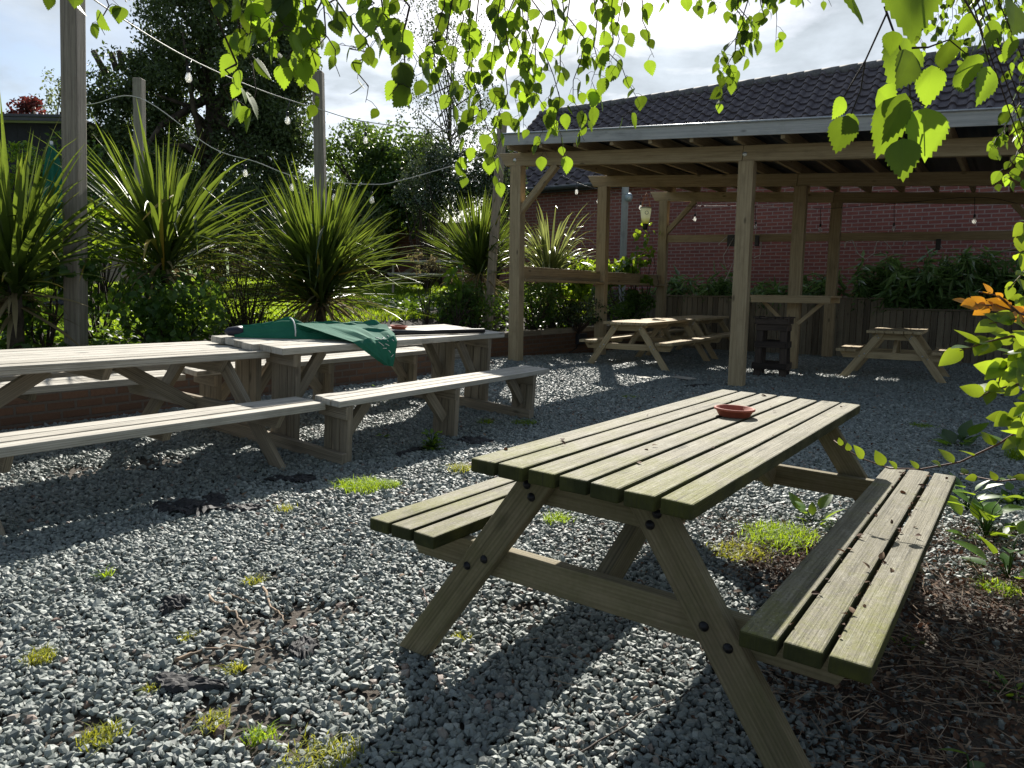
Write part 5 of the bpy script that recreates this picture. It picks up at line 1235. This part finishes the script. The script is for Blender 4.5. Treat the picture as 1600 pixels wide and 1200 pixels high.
ST = [ # B left cluster, close
 ([(150, -40), (160, 10), (170, 55)], 1.62, 6, .05), ([(104, -40), (118, 0)], 1.6, 4, .05), ([(378, -50), (385, 60), (392, 185)], 1.38, 11, .05), ([(352, -40), (348, 10)], 1.4, 4, .05), ([(440, -50), (436, 20), (425, 85)], 1.35, 15, .052),
 ([(480, -50), (470, 40), (452, 100)], 1.4, 15, .05), ([(410, -50), (385, 60)], 1.36, 12, .052), ([(520, -50), (500, 40), (488, 95)], 1.45, 11, .048), ([(505, -40), (515, 60), (530, 120)], 1.5, 4, .04), ([(455, 60), (478, 135), (505, 158)], 1.55, 5, .04), ([(370, 100), (362, 140), (368, 165)], 1.35, 6, .045),
 ([(560, -50), (572, 30), (600, 75)], 1.55, 11, .05), ([(600, -50), (620, 40), (640, 120)], 1.5, 14, .05), ([(640, 10), (632, 110), (625, 150)], 1.5, 6, .06), ([(575, 70), (580, 120), (575, 160)], 1.7, 6, .042), ([(530, -50), (545, 0)], 1.5, 5, .05), ([(640, -50), (648, 20)], 1.7, 6, .045), ([(590, 40), (560, 80), (535, 70)], 1.6, 6, .045),
 # middle, a little farther
 ([(690, -50), (685, 40), (672, 130)], 1.95, 15, .05), ([(715, -50), (712, 60), (700, 160)], 2.0, 17, .05), ([(745, -50), (742, 70), (726, 150), (714, 280)], 2.0, 24, .048), ([(770, -50), (768, 90), (760, 180)], 2.05, 20, .05), ([(795, -50), (790, 80), (778, 180), (776, 285)], 2.05, 26, .048), ([(700, 40), (668, 80), (660, 120)], 1.95, 8, .047), ([(735, 120), (770, 200), (772, 250)], 2.1, 9, .045),
 ([(815, -50), (812, 70), (808, 190)], 2.15, 20, .05), ([(838, -50), (836, 60), (842, 150), (852, 245)], 2.2, 22, .05), ([(866, -50), (868, 80), (872, 190), (878, 250)], 2.2, 18, .048), ([(895, -50), (900, 60), (905, 160), (918, 220)], 2.2, 24, .05), ([(925, -50), (928, 70), (932, 165)], 2.15, 22, .05), ([(950, -50), (955, 60), (972, 130), (990, 180)], 2.2, 16, .05), ([(975, -50), (972, 40), (968, 100)], 2.25, 12, .048), ([(1005, -50), (1012, 30), (1025, 90)], 2.25, 7, .05), ([(825, 30), (830, 120), (820, 200)], 2.2, 14, .048), ([(885, 60), (862, 130), (850, 200)], 2.3, 10, .048), ([(780, -50), (800, 40), (815, 120)], 2.1, 14, .05), ([(910, -50), (945, 20)], 2.1, 10, .05), ([(1040, -50), (1035, 10)], 2.3, 5, .045),
 ([(1080, -50), (1088, 15)], 2.4, 6, .048), ([(1105, -50), (1110, 10)], 2.4, 5, .045), ([(1130, -50), (1145, 30), (1140, 110), (1128, 160)], 2.4, 22, .047), ([(1158, -50), (1164, 40), (1160, 90)], 2.4, 18, .047), ([(1185, -50), (1190, 30), (1185, 55)], 2.45, 14, .047), ([(1150, 60), (1128, 120)], 2.4, 8, .045), ([(1212, -50), (1208, 70)], 2.5, 7, .045), ([(1245, -50), (1268, 5)], 2.5, 7, .045), ([(1285, -50), (1292, 10)], 2.5, 4, .045), ([(1170, -50), (1200, -5)], 2.4, 10, .05), ([(1075, -40), (1150, -10), (1240, -15)], 2.4, 16, .045)]
for s_ in ST: strand(s_[0], s_[1], max(3, int(s_[2]*.95)), s_[3])
for k, x in enumerate(np.arange(1425, 1625, 10)): strand([(x+g.normal(0, 6), -60), (x+g.normal(0, 8), 0), (x+g.normal(0, 10)-4, 35+70*g.random()*(1 if x < 1560 else 1.6))], 3.0+.5*g.random(), 15, .044)
for p_, D, n, s_ in (([(1600, 70), (1585, 160), (1578, 215)], 2.5, 16, .045), ([(1610, 120), (1600, 190), (1590, 250)], 2.5, 16, .045), ([(1595, 160), (1570, 205), (1558, 240)], 2.4, 12, .042), ([(1605, 220), (1580, 262), (1562, 285)], 2.4, 14, .042), ([(1610, 270), (1598, 300)], 2.4, 7, .042)): strand(p_, D, n, s_)
# nearest twig, upper right: few large leaves placed one by one
near = [((1416, -45), (1431, 56), 1.), ((1395, 48), (1392, 84), .8), ((1418, 60), (1396, 134), 1.), ((1426, 82), (1406, 136), .8), ((1483, 62), (1476, 112), 1.), ((1456, 102), (1449, 168), 1.), ((1512, 88), (1510, 146), 1.), ((1547, 104), (1531, 164), .75), ((1318, 152), (1303, 186), .55), ((1325, 180), (1306, 239), .7), ((1334, 178), (1330, 200), .4), ((1372, 140), (1402, 172), .9), ((1400, 150), (1376, 246), .75), ((1415, 145), (1385, 225), .55), ((1446, 168), (1449, 248), 1.05), ((1410, 216), (1412, 281), .72), ((1424, 222), (1434, 240), .5), ((1552, 30), (1546, 76), .8), ((1582, 55), (1572, 98), .8), ((1330, -10), (1332, 33), .6), ((1520, 20), (1498, 60), .8), ((1585, 5), (1590, 50), .8)]
for (b_, t_, wf_) in near:
    D = .80+g.normal(0, .035); p = Vector(ony(*b_, D)); q = Vector(ony(*t_, D+g.normal(0, .02))); d_ = q-p; BB.append(tuple(p)); BD.append(tuple(d_)); BS.append(d_.length*1.04); fa = (1-wf_)*1.25*g.choice([-1, 1]); BN.append((math.sin(fa), -math.cos(fa), g.normal(0, .12)))
for pts in ([(1388, -60), (1385, 22), (1352, 95), (1345, 140), (1330, 178)], [(1382, 10), (1400, 60), (1420, 110), (1423, 160), (1422, 215)], [(1425, 75), (1450, 74), (1483, 62), (1512, 86)], [(1480, -50), (1530, 40), (1547, 104)], [(1420, 150), (1446, 166)], [(1420, 185), (1410, 216)], [(1352, 95), (1318, 152)]):
    tw.tube([Vector(ony(u, v, .82))-Vector(TB) for u, v in pts], [.0012-.0006*i/(len(pts)-1) for i in range(len(pts))], 6)
tops += [Vector(ony(1388, -60, .82)), Vector(ony(1480, -50, .82))]
# foliage added just above the picture, ahead and overhead, to shade the hanging leaves
n = 8500; cy_ = g.uniform(1.3, 4.6, 120); cx_ = g.uniform(-1.4, 3.0, 120); cz_ = CAMH+.47*cy_+.35+g.uniform(0, 1.3, 120)**1.0; kk = g.integers(0, 120, n)
PA = np.stack([cx_[kk], cy_[kk], cz_[kk]], 1)+g.normal(0, .17, (n, 3)); PA = PA[PA[:, 2] > CAMH+.47*PA[:, 1]+.12]
for q in PA: BB.append(tuple(q)); BD.append((g.normal(0, .4), g.normal(0, .4), -1.)); BN.append(tuple(rdir(1)[0])); BS.append(g.uniform(.035, .055))
# crown above and behind, out of the picture
cb = np.array([(g.uniform(-1.2, 4.5), g.uniform(-3.5, 1.2), g.uniform(3.2, 7.)) for _ in range(60)]); kk = g.integers(0, 60, 2600); P = cb[kk]+g.normal(0, .42, (2600, 3)); 
BBa = np.concatenate([np.array(BB), P]); BDa = np.concatenate([np.array(BD), np.stack([g.normal(0, .4, 2600), g.normal(0, .4, 2600), -np.ones(2600)], 1)]); BNa = np.concatenate([np.array(BN), rdir(2600)]); BSa = np.concatenate([np.array(BS), g.uniform(.035, .055, 2600)])
v, f, tn = leaves(BBa-TB, BDa, BNa, BSa, *BIRCH, tone=np.clip(np.where(g.random(len(BBa)) < .22, g.normal(.10, .10, len(BBa)), g.normal(.62, .2, len(BBa))), 0, 1)); npmesh('crown', v, f, L_birch, bt, tn)  # a random share of leaves toned dark, standing in for leaves shaded by others
lm = MB(); lm2 = MB()
lm.tube([(0, 0, -.2), (.05, .03, 1.5), (-.02, .1, 3.2), (.06, .05, 5.2), (0, 0, 7.5)], [.17, .14, .12, .085, .03], 14); lm.build('trunk', M_birchbark, bt)
hubs = [Vector((-.9, 1.45, 2.35)), Vector((.0, 2.0, 2.75)), Vector((.9, 2.2, 2.75)), Vector((1.7, 2.6, 3.1)), Vector((.5, .75, 1.95)), Vector((2.3, 2.7, 2.9))]
for h in hubs:
    s0 = Vector((0, .05, 3.0+.5*g.random())); e = h-Vector(TB); m_ = s0.lerp(e, .5)+Vector((0, 0, 1.0)); lm2.tube([s0, s0.lerp(m_, .6)+Vector((0, 0, .15)), m_, m_.lerp(e, .55)+Vector((0, 0, .1)), e], [.05, .038, .026, .012, .005], 8)
for tp in tops:
    h = min(hubs, key=lambda q: (q-tp).length); a_ = h-Vector(TB); e = tp-Vector(TB); lm2.tube([a_, a_.lerp(e, .5)+Vector((0, 0, .10)), e], [.0026, .0022, .0018], 5)
lm2.build('limbs', M_twig, bt); tw.build('hanging_twigs', M_twig, bt)

# ------------------------------------------------------------------ shrub at the right edge
sb = np.array([2.35, 2.7, 0.]); sh = empty('orange_tipped_shrub', sb, 0, 'shrub reaching in from the right edge with orange young leaves and lime green older ones', 'shrub')
g = np.random.default_rng(800); ms = MB(); LB = {'o': [], 'g': []}
def spray(pts, D, n, size, key='g', d2=None, up=0., spread=.045, flat=.4):
    m = len(pts); P = [Vector(ony(u, v, D+((d2 or D)-D)*i/(m-1))) for i, (u, v) in enumerate(pts)]; ms.tube([p-Vector(sb) for p in P], [.0042-.0026*i/(m-1) for i in range(m)], 6)
    seg = [(P[i+1]-P[i]).length for i in range(m-1)]; tot = sum(seg)
    n = int(n*1.35) if D < 2.2 else n
    for k in range(n):
        s_ = tot*(.08+.92*(k+g.random()*.6)/n); i = 0
        while i < m-2 and s_ > seg[i]: s_ -= seg[i]; i += 1
        b = P[i].lerp(P[i+1], min(1, s_/seg[i])); ax_ = (P[i+1]-P[i]).normalized(); sd = 1 if k % 2 else -1
        d_ = np.array(ax_)*.75+np.array([g.normal(0, .35), sd*.55*g.uniform(.2, 1), sd*.30+g.normal(0, .25)+up]); nn = np.array([g.normal(0, .3), -.75+g.normal(0, .45), .65+g.normal(0, .3)])
        LB[key].append((tuple(b), tuple(d_), tuple(nn), size*.8*g.uniform(.55, 1.2)))
    return P
P0 = []
for a in (([(1640, 520), (1600, 492), (1560, 478), (1505, 474)], 2.05, 9, .085, 'o'), ([(1590, 488), (1560, 462), (1530, 456)], 2.05, 4, .06, 'o'), ([(1640, 545), (1590, 498), (1545, 506)], 2.0, 7, .08, 'g'), ([(1640, 540), (1580, 525), (1540, 535), (1500, 548)], 2.0, 9, .08, 'g'), ([(1640, 560), (1590, 555), (1565, 580), (1560, 600)], 2.0, 9, .075, 'g'), ([(1640, 590), (1590, 600), (1550, 610), (1532, 620)], 2.0, 8, .08, 'g'), ([(1640, 640), (1600, 640), (1570, 655)], 2.0, 6, .08, 'g'),
          ([(1640, 400), (1600, 392), (1585, 398)], 2.3, 6, .07, 'g'), ([(1640, 430), (1600, 425), (1575, 452)], 2.3, 9, .06, 'g'), ([(1640, 350), (1600, 350), (1588, 372)], 2.3, 5, .07, 'g'), ([(1640, 470), (1610, 460), (1590, 470)], 2.3, 7, .06, 'g'), ([(1650, 690), (1610, 670), (1590, 690)], 2.0, 6, .08, 'g'), ([(1650, 520), (1610, 540), (1590, 580)], 1.95, 9, .08, 'g'), ([(1650, 600), (1615, 620), (1600, 660)], 1.95, 9, .08, 'g')):
    P0.append(spray(*a)[0])
p_ = spray([(1645, 620), (1600, 668), (1560, 694), (1500, 722), (1440, 733), (1390, 732), (1345, 716), (1318, 700), (1303, 688)], 2.25, 13, .072, 'g', d2=2.75, up=.8); P0.append(p_[0])
P0.append(spray([(1650, 735), (1600, 748), (1560, 752), (1500, 740)], 2.2, 8, .05, 'g', d2=2.5, up=.4)[0])
b0 = Vector(sb)
for p in P0:
    s0 = Vector((g.normal(0, .05), g.normal(0, .05), 0)); e = p-b0; m_ = s0.lerp(e, .5)+Vector((.12, .05, .18)); ms.tube([s0, s0.lerp(m_, .6), m_, e], [.012, .009, .007, .0042], 6)
ms.build('stems', M_twigred, sh)
for key, nm, mt in (('o', 'young_leaves', L_orange), ('g', 'foliage', L_shrubright)):
    q = LB[key]; 
    if key == 'g':   # the body of the shrub beyond the picture edge
        for k in range(420):
            c = np.array([2.45, 2.65, .95])+g.normal(0, 1, 3)*np.array([.32, .45, .5])
            if c[0]/max(.3, c[1]) < .78: continue
            q.append((tuple(c), tuple(g.normal(0, 1, 3)), (g.normal(0, .5), -.5, .7), .075*g.uniform(.6, 1.1)))
    v, f, tn = leaves(np.array([a[0] for a in q])-sb, np.array([a[1] for a in q]), np.array([a[2] for a in q]), np.array([a[3] for a in q]), *(OVATE[0]*np.array([1, .85, 1.2]), OVATE[1])); npmesh(nm, v, f, mt, sh, tn, smooth=True)
